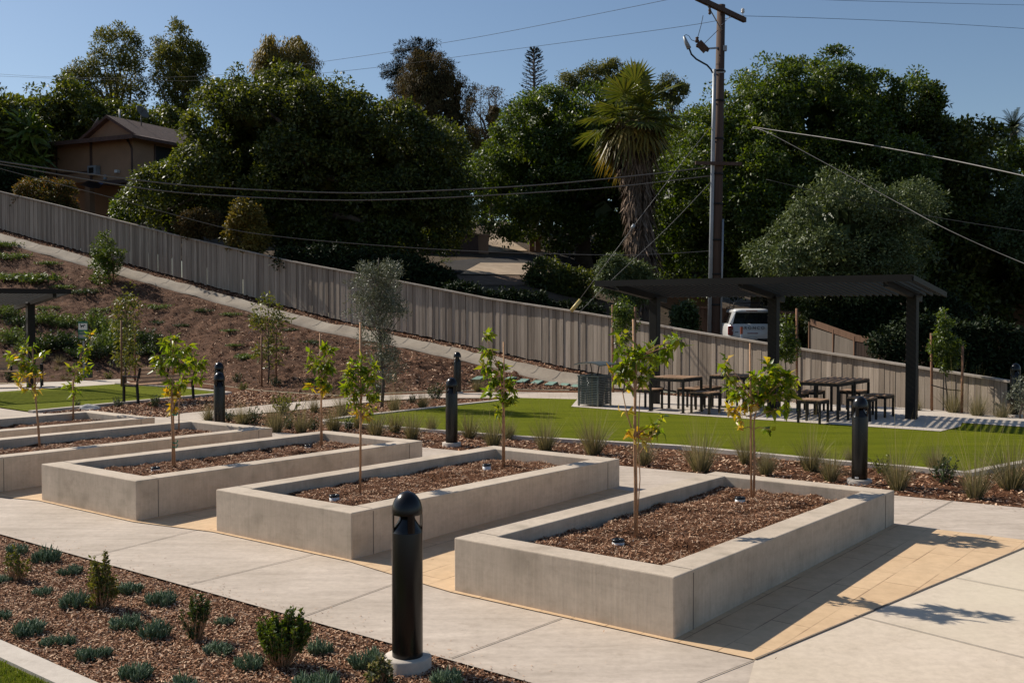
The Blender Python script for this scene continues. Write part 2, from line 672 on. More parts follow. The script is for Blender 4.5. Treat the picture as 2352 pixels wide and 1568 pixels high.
def crown(poly, d, n, rc, leaves, L, W, seed, thick=1.0, dens_core=.5, back=.35, hang=0.0, jag=.35, squash=.8, upright=0, five=False, bough=0, bcov=1.6, ragged=1.0):
    """a crown as a hollow swelling of leaf clumps whose outline from the front is `poly` (pixels), at distance d"""
    rng = np.random.default_rng(seed)
    poly = np.asarray(poly, float)
    u0, v0 = poly.min(0)
    u1, v1 = poly.max(0)
    us = rng.uniform(u0, u1, n * 12)
    vs = rng.uniform(v0, v1, n * 12)
    rpx = rc * F / d

    def pdist(a, b):
        q = np.stack([a, b, np.zeros_like(a)], 1)
        A = rpx * ragged
        return poly_dist(a + A * (snoise(q, .9 / rpx) + .7 * snoise(q, .33 / rpx)), b + A * (snoise(q + 91, .9 / rpx) + .7 * snoise(q + 47, .33 / rpx)), poly)
    dist = pdist(us, vs)
    keep = dist > rpx * .35
    us, vs, dist = us[keep], vs[keep], dist[keep]
    # favour the rim a little so the outline is well covered
    dmax = max(dist.max(), 1)
    us, vs, dist = us[:n], vs[:n], dist[:n]
    m = len(us)
    prof = np.sqrt(np.clip(1 - (1 - np.clip(dist / (dmax * .8), 0, 1)) ** 2, 0, 1)) * dmax * thick * d / F
    side = np.where(rng.random(m) < back, 1.0, -1.0)
    base = Pn(us, vs, np.full(m, d))
    nv = snoise(base, .30 / max(rc, .3)) * 1.6 + snoise(base + 17.3, .75 / max(rc, .3)) * .7
    lump = np.where(nv > -.06, 1.0 + .35 * np.clip(nv, 0, 1), .52 + .3 * np.clip(nv + .6, 0, 1))
    off = side * prof * lump * rng.uniform(.86, 1.02, m)
    C = Pn(us, vs, d + off)
    mid = Pn(np.array([(u0 + u1) / 2]), np.array([(v0 * .4 + v1 * .6)]), np.array([d]))
    if bough:
        bpx = bough * F / d
        ub, vb = rng.uniform(u0, u1, 6000), rng.uniform(v0, v1, 6000)
        db = pdist(ub, vb)
        kk = db > bpx * .55
        ub, vb, db = ub[kk], vb[kk], db[kk]
        sel = []
        for i in range(len(ub)):
            if len(sel) > 400:
                break
            sd = 1.0 if rng.random() < .35 else -1.0
            r_i = bough * rng.uniform(.65, 1.25) * min(1.0, .45 + .55 * db[i] / (bpx * 1.2))
            if all(s[2] != sd or math.hypot(ub[i] - ub[s[0]], vb[i] - vb[s[0]]) > (r_i + s[1]) * F / d * .86 for s in sel):
                sel.append((i, r_i, sd))
        BC, BR, BSd = [], [], []
        for i, r_i, sd in sel:
            pr = math.sqrt(max(0, 1 - (1 - min(1, db[i] / (dmax * .8))) ** 2)) * dmax * thick * d / F
            c = Pn(ub[i:i + 1], vb[i:i + 1], np.array([d + sd * max(0, pr - r_i * .4) * rng.uniform(.6, 1.2)]))[0]
            kcl = max(5, int(bcov * 5.5 * (r_i / rc) ** 2))
            dv = rdir(rng, kcl * 2)
            dv[:, 1] += sd * .35
            dv[:, 2] += .2
            dv = unit(dv)[:kcl]
            BC.append(c + dv * r_i * np.array([1, 1, .85]) * rng.uniform(.8, 1.0, (kcl, 1)))
            BSd.append(np.full(kcl, sd))
            BR.append(dv)
        keep2 = rng.random(m) < np.where(dist < bpx * .5, .4, .06)
        C = np.concatenate([C[keep2], *BC])
        side = np.concatenate([side[keep2], *BSd])
        bdir = np.concatenate([unit(C[:keep2.sum()] - mid), *BR])
        m = len(C)
    else:
        bdir = None
    rr = rc * rng.uniform(.6, 1.3, m)
    # leaves
    k = leaves
    dirs = rdir(rng, m * k)
    cen = np.repeat(C, k, 0)
    out = np.zeros((m, 3))
    out[:, 1] = side * .5
    out += (unit(C - mid) if bdir is None else bdir * 1.3) * .7
    out[:, 2] += .35
    out = np.repeat(out, k, 0)
    dirs = unit(dirs + out * .55)
    rad = np.repeat(rr, k) * (rng.random(m * k) ** .4)
    pos = cen + dirs * rad[:, None] * np.array([1, 1, squash])
    if hang:
        pos[:, 2] -= rng.random(m * k) ** 2 * hang
    D = unit(dirs + rng.normal(size=dirs.shape) * .7 + np.array([0, 0, -.25 + upright]))
    if hang:
        D = unit(D + np.array([0, 0, -1.6]))
    N = unit(dirs + rng.normal(size=dirs.shape) * jag + np.array([0, 0, .3]))
    Lr = L * rng.uniform(.65, 1.3, m * k)
    Wr = W * rng.uniform(.7, 1.25, m * k)
    V, Fq = (leaf5 if five else leaf4)(pos, D, N, Lr, Wr)
    if dens_core > 0:
        nc = int(len(us) * dens_core)
        deep = np.where(dist > rpx * 2.4)[0]
        if len(deep) < 5:
            deep = np.arange(len(us))
        ii = deep[rng.integers(0, len(deep), nc)]
        offc = off[ii] * rng.uniform(-.2, .55 if bough else .72, nc)
        Cc = Pn(us[ii], vs[ii], d + offc)
        Dc = rdir(rng, nc)
        Nc = rdir(rng, nc)
        V2, F2 = leaf4(Cc - Dc * rc * .9, Dc, Nc, np.full(nc, rc * 1.9), np.full(nc, rc * 1.5))
        Fq = np.concatenate([Fq, F2 + len(V)])
        V = np.concatenate([V, V2])
    return V, Fq, C


def limbs(mb, base, C, rng, n=10, r0=.3, fork=None):
    """tapered trunk from base to a fork, then limbs out to some of the clumps"""
    base = Vector(base)
    top = Vector(C.mean(0)) if fork is None else Vector(fork)
    mid = base.lerp(top, .5) + Vector((rng.normal() * .15, rng.normal() * .15, 0))
    mb.tube([base - Vector((0, 0, .3)), base.lerp(mid, .3), mid, top], [r0 * 1.3, r0, r0 * .85, r0 * .7], 9)
    for i in rng.integers(0, len(C), n):
        e = Vector(C[i])
        s = base.lerp(top, rng.uniform(.55, 1.0))
        m = s.lerp(e, .5) + Vector((rng.normal() * .2, rng.normal() * .2, .25 + rng.random() * .3)) * (e - s).length * .25
        mb.tube([s, m, e], [r0 * .45, r0 * .25, r0 * .07], 6)
# ------------------------------------------------------------------ ground, paths, lawns
SMAX = 4.5


def sheet(name, pts, dz, mat, kind='structure'):
    bm = bmesh.new()
    vs = [bm.verts.new((p.x, p.y, 0)) for p in pts]
    bm.faces.new(vs)
    for s in (0.0, SMAX):
        o = O1 + E1 * s
        bmesh.ops.bisect_plane(bm, geom=bm.verts[:] + bm.edges[:] + bm.faces[:], plane_co=(o.x, o.y, 0), plane_no=E1)
    for v in bm.verts:
        v.co.z = gz(v.co.x, v.co.y) + dz
    bmesh.ops.recalc_face_normals(bm, faces=bm.faces)
    for f in bm.faces:
        if f.normal.z < 0:
            f.normal_flip()
    bmesh.ops.triangulate(bm, faces=bm.faces)
    me = bpy.data.meshes.new(name)
    bm.to_mesh(me)
    bm.free()
    me.materials.append(mat)
    o = bpy.data.objects.new(name, me)
    COL.objects.link(o)
    if kind:
        o['kind'] = kind
    return o


def px(*uv):
    return [G(u, v) for u, v in uv]


def strip(mb, a, b, wd, dz, mi=0, n=1):
    """flat strip on the ground from a to b"""
    a = Vector(a)
    b = Vector(b)
    d = (b - a)
    d.z = 0
    d.normalize()
    s = Vector((-d.y, d.x, 0)) * wd / 2
    k = max(1, int((b - a).length / .5))
    for i in range(k):
        q = [a.lerp(b, i / k), a.lerp(b, (i + 1) / k)]
        vs = []
        for p, sg in ((q[0], 1), (q[0], -1), (q[1], -1), (q[1], 1)):
            x = p + s * sg
            vs.append((x.x, x.y, gz(x.x, x.y) + dz))
        mb.add(vs, [(0, 1, 2, 3)], mi)


# fence line: pixel column, distance, top v, bottom z
FU = [-330, -150, 0, 135, 405, 675, 784, 919, 1121, 1324, 1476, 1568, 1760, 2081, 2319, 2480]
FD = [56, 53, 50.5, 48.3, 44.3, 40.6, 39, 37.3, 34.9, 32.4, 30.6, 29.5, 27.4, 24.2, 22.2, 21]
FT = [362, 405, 440, 472, 540, 601, 621, 646, 685, 715, 740, 757, 788, 838, 875, 899]
FB = [432, 484, 526, 563, 636, 708, 737, 761, 803, 848, 880, 902, 940, 1000, 1046, 1080]


def fence_at(u):
    d = float(np.interp(u, FU, FD))
    return P(u, np.interp(u, FU, FT), d), P(u, np.interp(u, FU, FB), d)


def smooth_interp(x, xs, ys):
    return float(np.interp(x, xs, ys))


NF = Vector((-.64, -.77, 0)).normalized()
FOOT = [(-330, 892), (-150, 888), (0, 879), (150, 876), (280, 870), (440, 876), (600, 896), (776, 907), (881, 902), (980, 898),
        (1176, 893), (1330, 895), (1450, 903), (1560, 913), (1700, 921), (1900, 932), (2104, 940), (2352, 964), (2480, 976)]
fu, fv = [a for a, b in FOOT], [b for a, b in FOOT]

# hill: from its foot up to the fence
cols_u = np.linspace(-330, 2470, 420)
rows = 120
HV = []
for u in cols_u:
    foot = G(u, np.interp(u, fu, fv), -.02)
    t, b = fence_at(u)
    if u < 1430:
        k = 1.0
    else:
        k = max(0, 1 - (u - 1430) / 150)
    top = b + NF * 1.15 * k - Vector((0, 0, .42 * k))
    if u > 1400:
        top.z = min(top.z, .15 - (u - 1400) / 700 * .5)
    for i in range(rows):
        s = i / (rows - 3)
        if i < rows - 2:
            p = foot.lerp(top, s)
            p.z = foot.z + (top.z - foot.z) * (s ** 1.18 if top.z > foot.z else s)
            am = .09 * min(1, s * 6) * min(1, (1 - s) * 8 + .1) if top.z > foot.z + .2 else .01
            p.z += am * (noise.noise(p * .55) * 1.3 + noise.noise(p * 1.9) * .9 + noise.noise(p * 3.2) * 1.1 + noise.noise(p * 7) * .9)
        elif i == rows - 2:
            p = top.lerp(b, .55)
            p.z -= .03
        else:
            p = b - NF * .2
            p.z = b.z if u < 1500 else top.z
        HV.append(p)
HF = []
nc = len(cols_u)
for i in range(nc - 1):
    for j in range(rows - 1):
        HF.append((i * rows + j, (i + 1) * rows + j, (i + 1) * rows + j + 1, i * rows + j + 1))
hill = struct(mesh_np('hill', [tuple(p) for p in HV], HF, [M['hill']], smooth=True))

# land beyond the fence
BU = [-700, 0, 400, 800, 1000, 1100, 1250, 1450, 1650, 1900, 2300, 3100]
BO = [0, 2, 8, 16, 30, 50, 100, 420]
BZ = [[6.5, 6.8, 7.6, 9, 11, 14, 20, 34], [6.2, 6.3, 6.7, 7.2, 9, 12, 18, 32], [4.5, 4.7, 5.6, 7.0, 8.5, 11, 16, 30],
      [1.9, 2.4, 3.9, 5.2, 6.8, 9, 14, 28], [1.35, 2.2, 3.6, 4.9, 6.9, 9, 14, 26], [1.0, 2.0, 3.3, 4.5, 6.9, 9, 14, 26],
      [.6, 1.1, 2.4, 3.7, 6.0, 8.6, 13, 25], [.1, .3, 1.1, 2.3, 4.2, 7, 12, 24], [-.2, 0, .5, .75, 2.0, 4, 9, 20],
      [-.5, -.3, .2, .4, 1.0, 2.5, 6, 16], [-1, -.9, -.6, -.3, .3, 1.5, 4, 12], [-1, -.9, -.6, -.3, .3, 1.5, 4, 12]]
BZ = np.array(BZ)


def back_z(u, off):
    col = np.array([np.interp(u, BU, BZ[:, k]) for k in range(len(BO))])
    return float(np.interp(off, BO, col))


BVt = []
bu = np.linspace(-700, 3100, 150)
bo = np.concatenate([np.linspace(0, 50, 40), np.linspace(60, 420, 14)])
for u in bu:
    uf = min(max(u, -330), 2480)
    d0 = float(np.interp(uf, FU, FD)) + .05
    for o in bo:
        d = d0 + o
        p = P(u, 712, d)
        p.z = back_z(u, o) + .12 * noise.noise(Vector((p.x, p.y, 0)) * .3)
        BVt.append(p)
nb = len(bo)
BF = [(i * nb + j, (i + 1) * nb + j, (i + 1) * nb + j + 1, i * nb + j + 1) for i in range(len(bu) - 1) for j in range(nb - 1)]
back = struct(mesh_np('terrain', [tuple(p) for p in BVt], BF, [M['dirt']], smooth=True))

# near ground, one sheet under the paths and beds (the foot of the hill joins it)
gp = [G(u, v) for u, v in zip(fu, fv)]
gp += [Vector((60, 20, 0)), Vector((60, -40, 0)), Vector((-70, -40, 0)), Vector((-70, 30, 0))]
ground = sheet('ground', gp, -.018, M['mulch'])

bpy.context.view_layer.update()


def bvh_of(objs):
    vs, fs = [], []
    for o in objs:
        k = len(vs)
        vs += [v.co.copy() for v in o.data.vertices]
        fs += [[i + k for i in p.vertices] for p in o.data.polygons]
    return BVHTree.FromPolygons(vs, fs)


TREE_BVH = bvh_of([ground, hill, back])
BACK_BVH = bvh_of([back])


def place(u, v, bvh=None):
    r = ray(u, v).normalized()
    h = (bvh or TREE_BVH).ray_cast(Vector((0, 0, H)), r)
    return h[0] if h[0] else G(u, v)


def ground_z(x, y):
    h = TREE_BVH.ray_cast(Vector((x, y, 60)), Vector((0, 0, -1)))
    return h[0].z if h[0] else 0.0


def ground_at(u, d):
    p = P(u, 712, d)
    p.z = ground_z(p.x, p.y)
    return p


pave = px((-500, 1086), (1215, 1565), (1800, 1728), (3200, 1800), (3200, 1258), (2352, 1166), (2045, 1136), (1621, 1088), (1426, 1069),
          (972, 1027), (640, 992), (468, 963), (385, 958), (200, 952), (70, 947), (0, 937), (-400, 905))
sheet('pavement', pave, 0.0, M['concrete'])
sheet('walkway', px((440, 975), (385, 958), (420, 949), (524, 939), (641, 926.6), (776, 915), (881.5, 907.8), (980, 904), (1176, 900), (1330, 902),
                    (1450, 904), (1330, 918.3), (1189, 915), (1100, 914), (980, 914), (886, 919.5), (746, 934.7), (629, 946.3), (543, 953.4), (468, 963)), .004, M['concrete'])
# pad under the shade structure and the walk beyond it
sheet('picnic_pad', px((1312, 936), (1327, 918), (1330, 902), (1450, 903), (1560, 912), (1700, 920), (1900, 931), (2104, 940), (2352, 964), (2480, 976),
                       (2480, 992), (2352, 983.5), (2209, 973.5), (2206, 982), (2160, 993.6), (1956, 980), (1568, 955)), .03, M['curb'])
sheet('slab', px((1733.6, 1516), (2352, 1259), (2700, 1115), (3300, 1300), (3300, 1900), (1950, 1900), (1601, 1568), (1480, 1612), (1700, 1640)), .004, M['concrete_warm'])
# stamped paving under the planter row
A0 = G(1733.6, 1516)
A1 = G(2385, 1245)
fr = G(1548.5, 1474)
bk = G(2043, 1203)
FAR = [(2044.6, 1123.8), (1423.5, 1052.8), (970.6, 1011.7), (626, 982), (356, 958)]
front_line = []
for k_, uv_ in enumerate(FAR):
    q_ = G0(*uv_, .444)
    q_ = (Vector((O1.x, O1.y, 0)) if k_ == 0 else Vector((q_.x, q_.y, 0)) - E1 * 4.52) - E1 * .045
    front_line = [q_ + E2 * 2.05, q_] + front_line
front_line = [front_line[0] + E2 * 4] + front_line
sheet('paver_strip', [A0, A1, bk, bk + E2 * 17] + front_line, .008, M['paver'])
# joints
jb = MB()
for a, b in (((1601, 1568), (1733.6, 1516)), ((1036, 1512), (1290, 1420)), ((690, 1418), (935, 1330)), ((430, 1343), (730, 1270)), ((195, 1281), (470, 1212)),
             ((2082, 1204), (2188, 1149.7)), ((1640, 1126), (1800, 1108)), ((1226, 1093), (1310, 1062))):
    strip(jb, G(*a), G(*b), .009, .006)
for a, b in (((1733.6, 1516), (2352, 1259)), ):
    strip(jb, G(*a), G(*b), .013, .013)
for a, b in (((1962, 1414), (2352, 1512)), ((2193, 1328), (2352, 1358))):
    strip(jb, G(*a), G(*b), .008, .011)
for a, b in (((1760, 965), (1806, 929)), ((2200, 952), (2290, 964)), ((980, 904), (940, 917)), ((700, 921), (690, 940))):
    strip(jb, G(*a), G(*b), .012, .036)
struct(jb.build('paving_joints', M['joint']))

# lawns with kerbs
lawn = px((740, 969), (784, 961.5), (1054, 931), (1131, 922.7), (1189, 915), (1327, 918.3), (1312, 936), (1568, 955), (1956, 980), (2160, 993.6), (2206, 982), (2209, 973.5), (2352, 983.5), (2480, 993),
          (2480, 1040), (2307, 1072), (2221, 1089), (2080, 1075), (1921, 1062), (1568, 1027.3), (1391, 1017), (1182, 1004.5), (976, 988.5))
sheet('lawn', lawn, .022, M['turf'])
lawn2 = px((-300, 921), (0, 901), (268, 883), (432, 893.5), (527, 904), (481, 908), (292, 925), (70, 947), (0, 937), (-300, 895.5 + 22))
sheet('side_lawn', px((-300, 915), (0, 901), (268, 883), (432, 893.5), (527, 904), (481, 908), (292, 925), (70, 947), (0, 937), (-300, 917)), .022, M['turf'])
sheet('side_path', px((-300, 900), (0, 884), (110, 879), (280, 871.5), (300, 880), (268, 883), (0, 901), (-300, 915)), .02, M['curb'])


def kerb(name, pts, wd, h0, h1):
    mb = MB()
    for a, b in zip(pts[:-1], pts[1:]):
        za = gz(a.x, a.y)
        zb = gz(b.x, b.y)
        mb.beam((a.x, a.y, za + (h0 + h1) / 2), (b.x, b.y, zb + (h0 + h1) / 2), wd, h1 - h0)
    return struct(mb.build(name, M['curb']))


kerb('lawn_kerb', px((740, 970), (784, 962.5), (1054, 932), (1131, 923.7), (1189, 916)), .13, -.06, .045)
kerb('lawn_kerb', px((740, 971), (976, 990), (1182, 1006), (1391, 1018.5), (1568, 1029), (1921, 1063.5), (2080, 1077), (2221, 1091), (2307, 1074), (2480, 1042)), .13, -.06, .045)
kerb('lawn_kerb', px((268, 883), (432, 893.5), (527, 904), (481, 908.5), (292, 926), (70, 948)), .14, -.06, .05)
# near corner: kerb and turf
kb = px((-420, 1307), (0, 1497), (155, 1568), (900, 1905))
d = (kb[1] - kb[2]).normalized()
kerb('lawn_kerb', kb, .17, -.08, .03)
nl = Vector((d.y, -d.x, 0))
if nl.y > 0:
    nl = -nl
l0 = kb[0] + nl * .08
l1 = kb[3] + nl * .08
sheet('near_lawn', [l0, l1, l1 + nl * 4, l0 + nl * 4], .008, M['turf'])
rng = np.random.default_rng(3)
n = 26000
s = kb[1] + nl * .1
pos = np.array(s)[None] + np.array(d)[None] * rng.uniform(-1.6, 1.2, n)[:, None] + np.array(nl)[None] * (rng.random(n) ** 1.0 * 1.1)[:, None]
pos[:, 2] = .005
D = unit(rng.normal(size=(n, 3)) * .45 + np.array([0, 0, 1]))
V, Fq = leaf4(pos, D, unit(rng.normal(size=(n, 3))), rng.uniform(.02, .04, n), np.full(n, .006))
tag(mesh_np('turf_blades', V, Fq, [M['turfblade']]), 'short green artificial turf blades in the near left corner', 'grass', None, 'stuff')


# bark chips
def chips(pos, L, Wd, rng, flat=.35):
    n = len(pos)
    a = rng.uniform(0, 2 * math.pi, n)
    D = unit(np.stack([np.cos(a), np.sin(a), rng.normal(size=n) * flat], 1))
    N = unit(rng.normal(size=(n, 3)) * flat + np.array([0, 0, 1]))
    N = unit(N - D * (N * D).sum(1, keepdims=True))
    S = np.cross(D, N)
    L = L[:, None] / 2
    W = Wd[:, None] / 2
    v = np.stack([pos - D * L - S * W * .8, pos + D * L * .9 - S * W, pos + D * L + S * W * .6, pos - D * L * .8 + S * W], 1)
    return v.reshape(-1, 3), np.arange(n * 4).reshape(n, 4)


def chips_in(poly, n, rng, dz=-.014, lmin=.02, lmax=.07, wd=.011):
    xs = [p.x for p in poly]
    ys = [p.y for p in poly]
    x = rng.uniform(min(xs), max(xs), n * 3)
    y = rng.uniform(min(ys), max(ys), n * 3)
    ok = poly_dist(x, y, [(p.x, p.y) for p in poly]) > 0
    x, y = x[ok][:n], y[ok][:n]
    z = np.array([gz(a, b) for a, b in zip(x, y)]) + dz + rng.random(len(x)) * .022
    L = rng.uniform(lmin, lmax, len(x)) * rng.uniform(.5, 1, len(x))
    return chips(np.stack([x, y, z], 1), L, rng.uniform(.5, 1.3, len(x)) * wd, rng)


parts = []
bedF = px((-60, 1213), (1215, 1567), (1500, 1650), (900, 1890), (155, 1564), (-60, 1468))
parts.append(chips_in(bedF, 85000, rng, lmin=.012, lmax=.05, wd=.0085))
bedB = px((2480, 1178), (2352, 1165), (2045, 1135), (1621, 1087), (1426, 1068), (972, 1026), (640, 990), (468, 961), (630, 946.5), (746, 936), (886, 921), (980, 915), (1130, 917), (1054, 932), (740, 971), (976, 990),
          (1391, 1019), (1921, 1064), (2221, 1091), (2480, 1043))
parts.append(chips_in(bedB, 30000, rng, lmin=.035, lmax=.10, wd=.02))
bedL = px((75, 949), (292, 927), (527, 905), (560, 896), (780, 909), (641, 926), (420, 948), (385, 957))
parts.append(chips_in(bedL, 8000, rng, lmin=.05, lmax=.12, wd=.03))
# slope
n = 15000
ci = rng.integers(0, nc - 1, n * 2)
ri = rng.integers(0, rows - 4, n * 2)
HVa = np.array([tuple(p) for p in HV]).reshape(nc, rows, 3)
fa, fb = rng.random(n * 2)[:, None], rng.random(n * 2)[:, None]
p = (HVa[ci, ri] * (1 - fa) + HVa[ci + 1, ri] * fa) * (1 - fb) + (HVa[ci, ri + 1] * (1 - fa) + HVa[ci + 1, ri + 1] * fa) * fb
p = p[(p[:, 2] > -.02)][:n]
p[:, 2] += rng.random(len(p)) * .03
# litter spilling into the drainage ditch and onto the paving
q = p[rng.integers(0, len(p), 10)]
parts.append(chips(p, rng.uniform(.05, .15, len(p)), rng.uniform(.015, .035, len(p)), rng, .55))
lit = []
for u in rng.uniform(-330, 1450, 3000):
    t, b = fence_at(u)
    o = .06 + rng.random() * .42
    q_ = b + NF * o + Vector((0, 0, -.02 - .16 * o))
    lit.append(tuple(q_))
lit = np.array(lit)
parts.append(chips(lit, rng.uniform(.05, .12, len(lit)), rng.uniform(.02, .04, len(lit)), rng, .4))
stray = []
ea_, eb_ = G(0, 1224), G(1215, 1563)
nrm = Vector((E1.x, E1.y, 0))
for _ in range(220):
    q_ = ea_.lerp(eb_, rng.random()) + nrm * abs(rng.normal()) * .16
    stray.append((q_.x, q_.y, gz(q_.x, q_.y) + .005))
for (u0_, v0_, u1_, v1_) in ((972, 1029, 1426, 1071), (1426, 1071, 2045, 1138), (2045, 1138, 2352, 1168)):
    for _ in range(90):
        t_ = rng.random()
        q_ = G(u0_ + (u1_ - u0_) * t_, v0_ + (v1_ - v0_) * t_) - nrm * abs(rng.normal()) * .2
        stray.append((q_.x, q_.y, gz(q_.x, q_.y) + .005))
for _ in range(70):
    q_ = G(rng.uniform(300, 2300), rng.uniform(1180, 1540))
    stray.append((q_.x, q_.y, gz(q_.x, q_.y) + .012))
stray = np.array(stray)
parts.append(chips(stray, rng.uniform(.01, .03, len(stray)), rng.uniform(.003, .007, len(stray)), rng, .15))
V = []
Fq = []
k = 0
for a, b in parts:
    V.append(a)
    Fq.append(b + k)
    k += len(a)
tag(mesh_np('bark_mulch', np.concatenate(V), np.concatenate(Fq), [M['chip']]), 'brown shredded bark mulch strewn over the beds and slope', 'mulch', None, 'stuff')

# concrete drainage ditch along the fence foot
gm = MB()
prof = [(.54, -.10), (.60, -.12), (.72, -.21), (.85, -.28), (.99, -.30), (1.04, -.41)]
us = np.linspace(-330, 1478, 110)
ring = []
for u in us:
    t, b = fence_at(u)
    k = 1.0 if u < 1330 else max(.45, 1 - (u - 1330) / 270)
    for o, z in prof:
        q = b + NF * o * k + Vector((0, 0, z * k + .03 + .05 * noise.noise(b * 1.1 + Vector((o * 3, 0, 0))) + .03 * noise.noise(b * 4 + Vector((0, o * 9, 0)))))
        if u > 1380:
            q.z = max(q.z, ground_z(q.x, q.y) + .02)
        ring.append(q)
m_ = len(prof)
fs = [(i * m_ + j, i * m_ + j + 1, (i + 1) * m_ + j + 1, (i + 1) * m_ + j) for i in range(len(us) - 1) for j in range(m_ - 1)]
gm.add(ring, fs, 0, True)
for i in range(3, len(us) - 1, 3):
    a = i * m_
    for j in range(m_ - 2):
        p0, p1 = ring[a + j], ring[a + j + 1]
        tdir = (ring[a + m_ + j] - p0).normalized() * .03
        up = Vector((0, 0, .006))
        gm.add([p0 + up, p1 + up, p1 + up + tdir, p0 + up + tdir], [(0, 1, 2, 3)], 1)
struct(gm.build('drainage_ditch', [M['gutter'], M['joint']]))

# ------------------------------------------------------------------ the long fence
fl = thing('wooden_fence', fence_at(1000)[1], 'long weathered grey board fence with flat cap stepping down the slope', 'fence')
bmb = MB()
cap = MB()
# walk along the fence in plan
pts = []
for u in np.linspace(-330, 2330, 1400):
    pts.append(fence_at(u))
acc = [0]
for i in range(1, len(pts)):
    a, b = pts[i - 1][1], pts[i][1]
    acc.append(acc[-1] + math.hypot(a.x - b.x, a.y - b.y))
acc = np.array(acc)
T = np.array([tuple(p[0]) for p in pts])
B = np.array([tuple(p[1]) for p in pts])


def along(s):
    return Vector([np.interp(s, acc, T[:, k]) for k in range(3)]), Vector([np.interp(s, acc, B[:, k]) for k in range(3)])


s = 0.0
rr = random.Random(5)
i = 0
while s < acc[-1] - .16:
    wd = .146
    t0, b0 = along(s)
    t1, b1 = along(s + wd)
    off = NF * ((.009 if i % 2 else 0.0) + rr.uniform(-.008, .008))
    th = NF * .02
    zb0 = min(b0.z, t0.z - 1.5) + rr.uniform(-.02, .03)
    z_t0, z_t1 = t0.z - .02, t1.z - .02
    f0 = Vector((t0.x, t0.y, 0)) + off
    f1 = Vector((t1.x, t1.y, 0)) + off
    gap = (f1 - f0) * rr.choice((.02, .03, .05, .07))
    f0 += gap
    vs = [f0 + Vector((0, 0, zb0)), f1 + Vector((0, 0, zb0 + b1.z - b0.z)), f1 + Vector((0, 0, z_t1)), f0 + Vector((0, 0, z_t0))]
    vs += [v - th for v in vs]
    bmb.add(vs, [(0, 1, 2, 3), (7, 6, 5, 4), (0, 4, 5, 1), (1, 5, 6, 2), (2, 6, 7, 3), (3, 7, 4, 0)])
    s += wd + rr.uniform(.002, .006)
    i += 1
for k in np.arange(0, acc[-1] - .1, .8):
    a, _ = along(k)
    b, _ = along(min(k + .802, acc[-1]))
    cap.beam(a + NF * .03, b + NF * .03, .15, .045)
bmb.build('board_panel', M['fencewood'], fl)
cap.build('cap_rail', M['capwood'], fl)

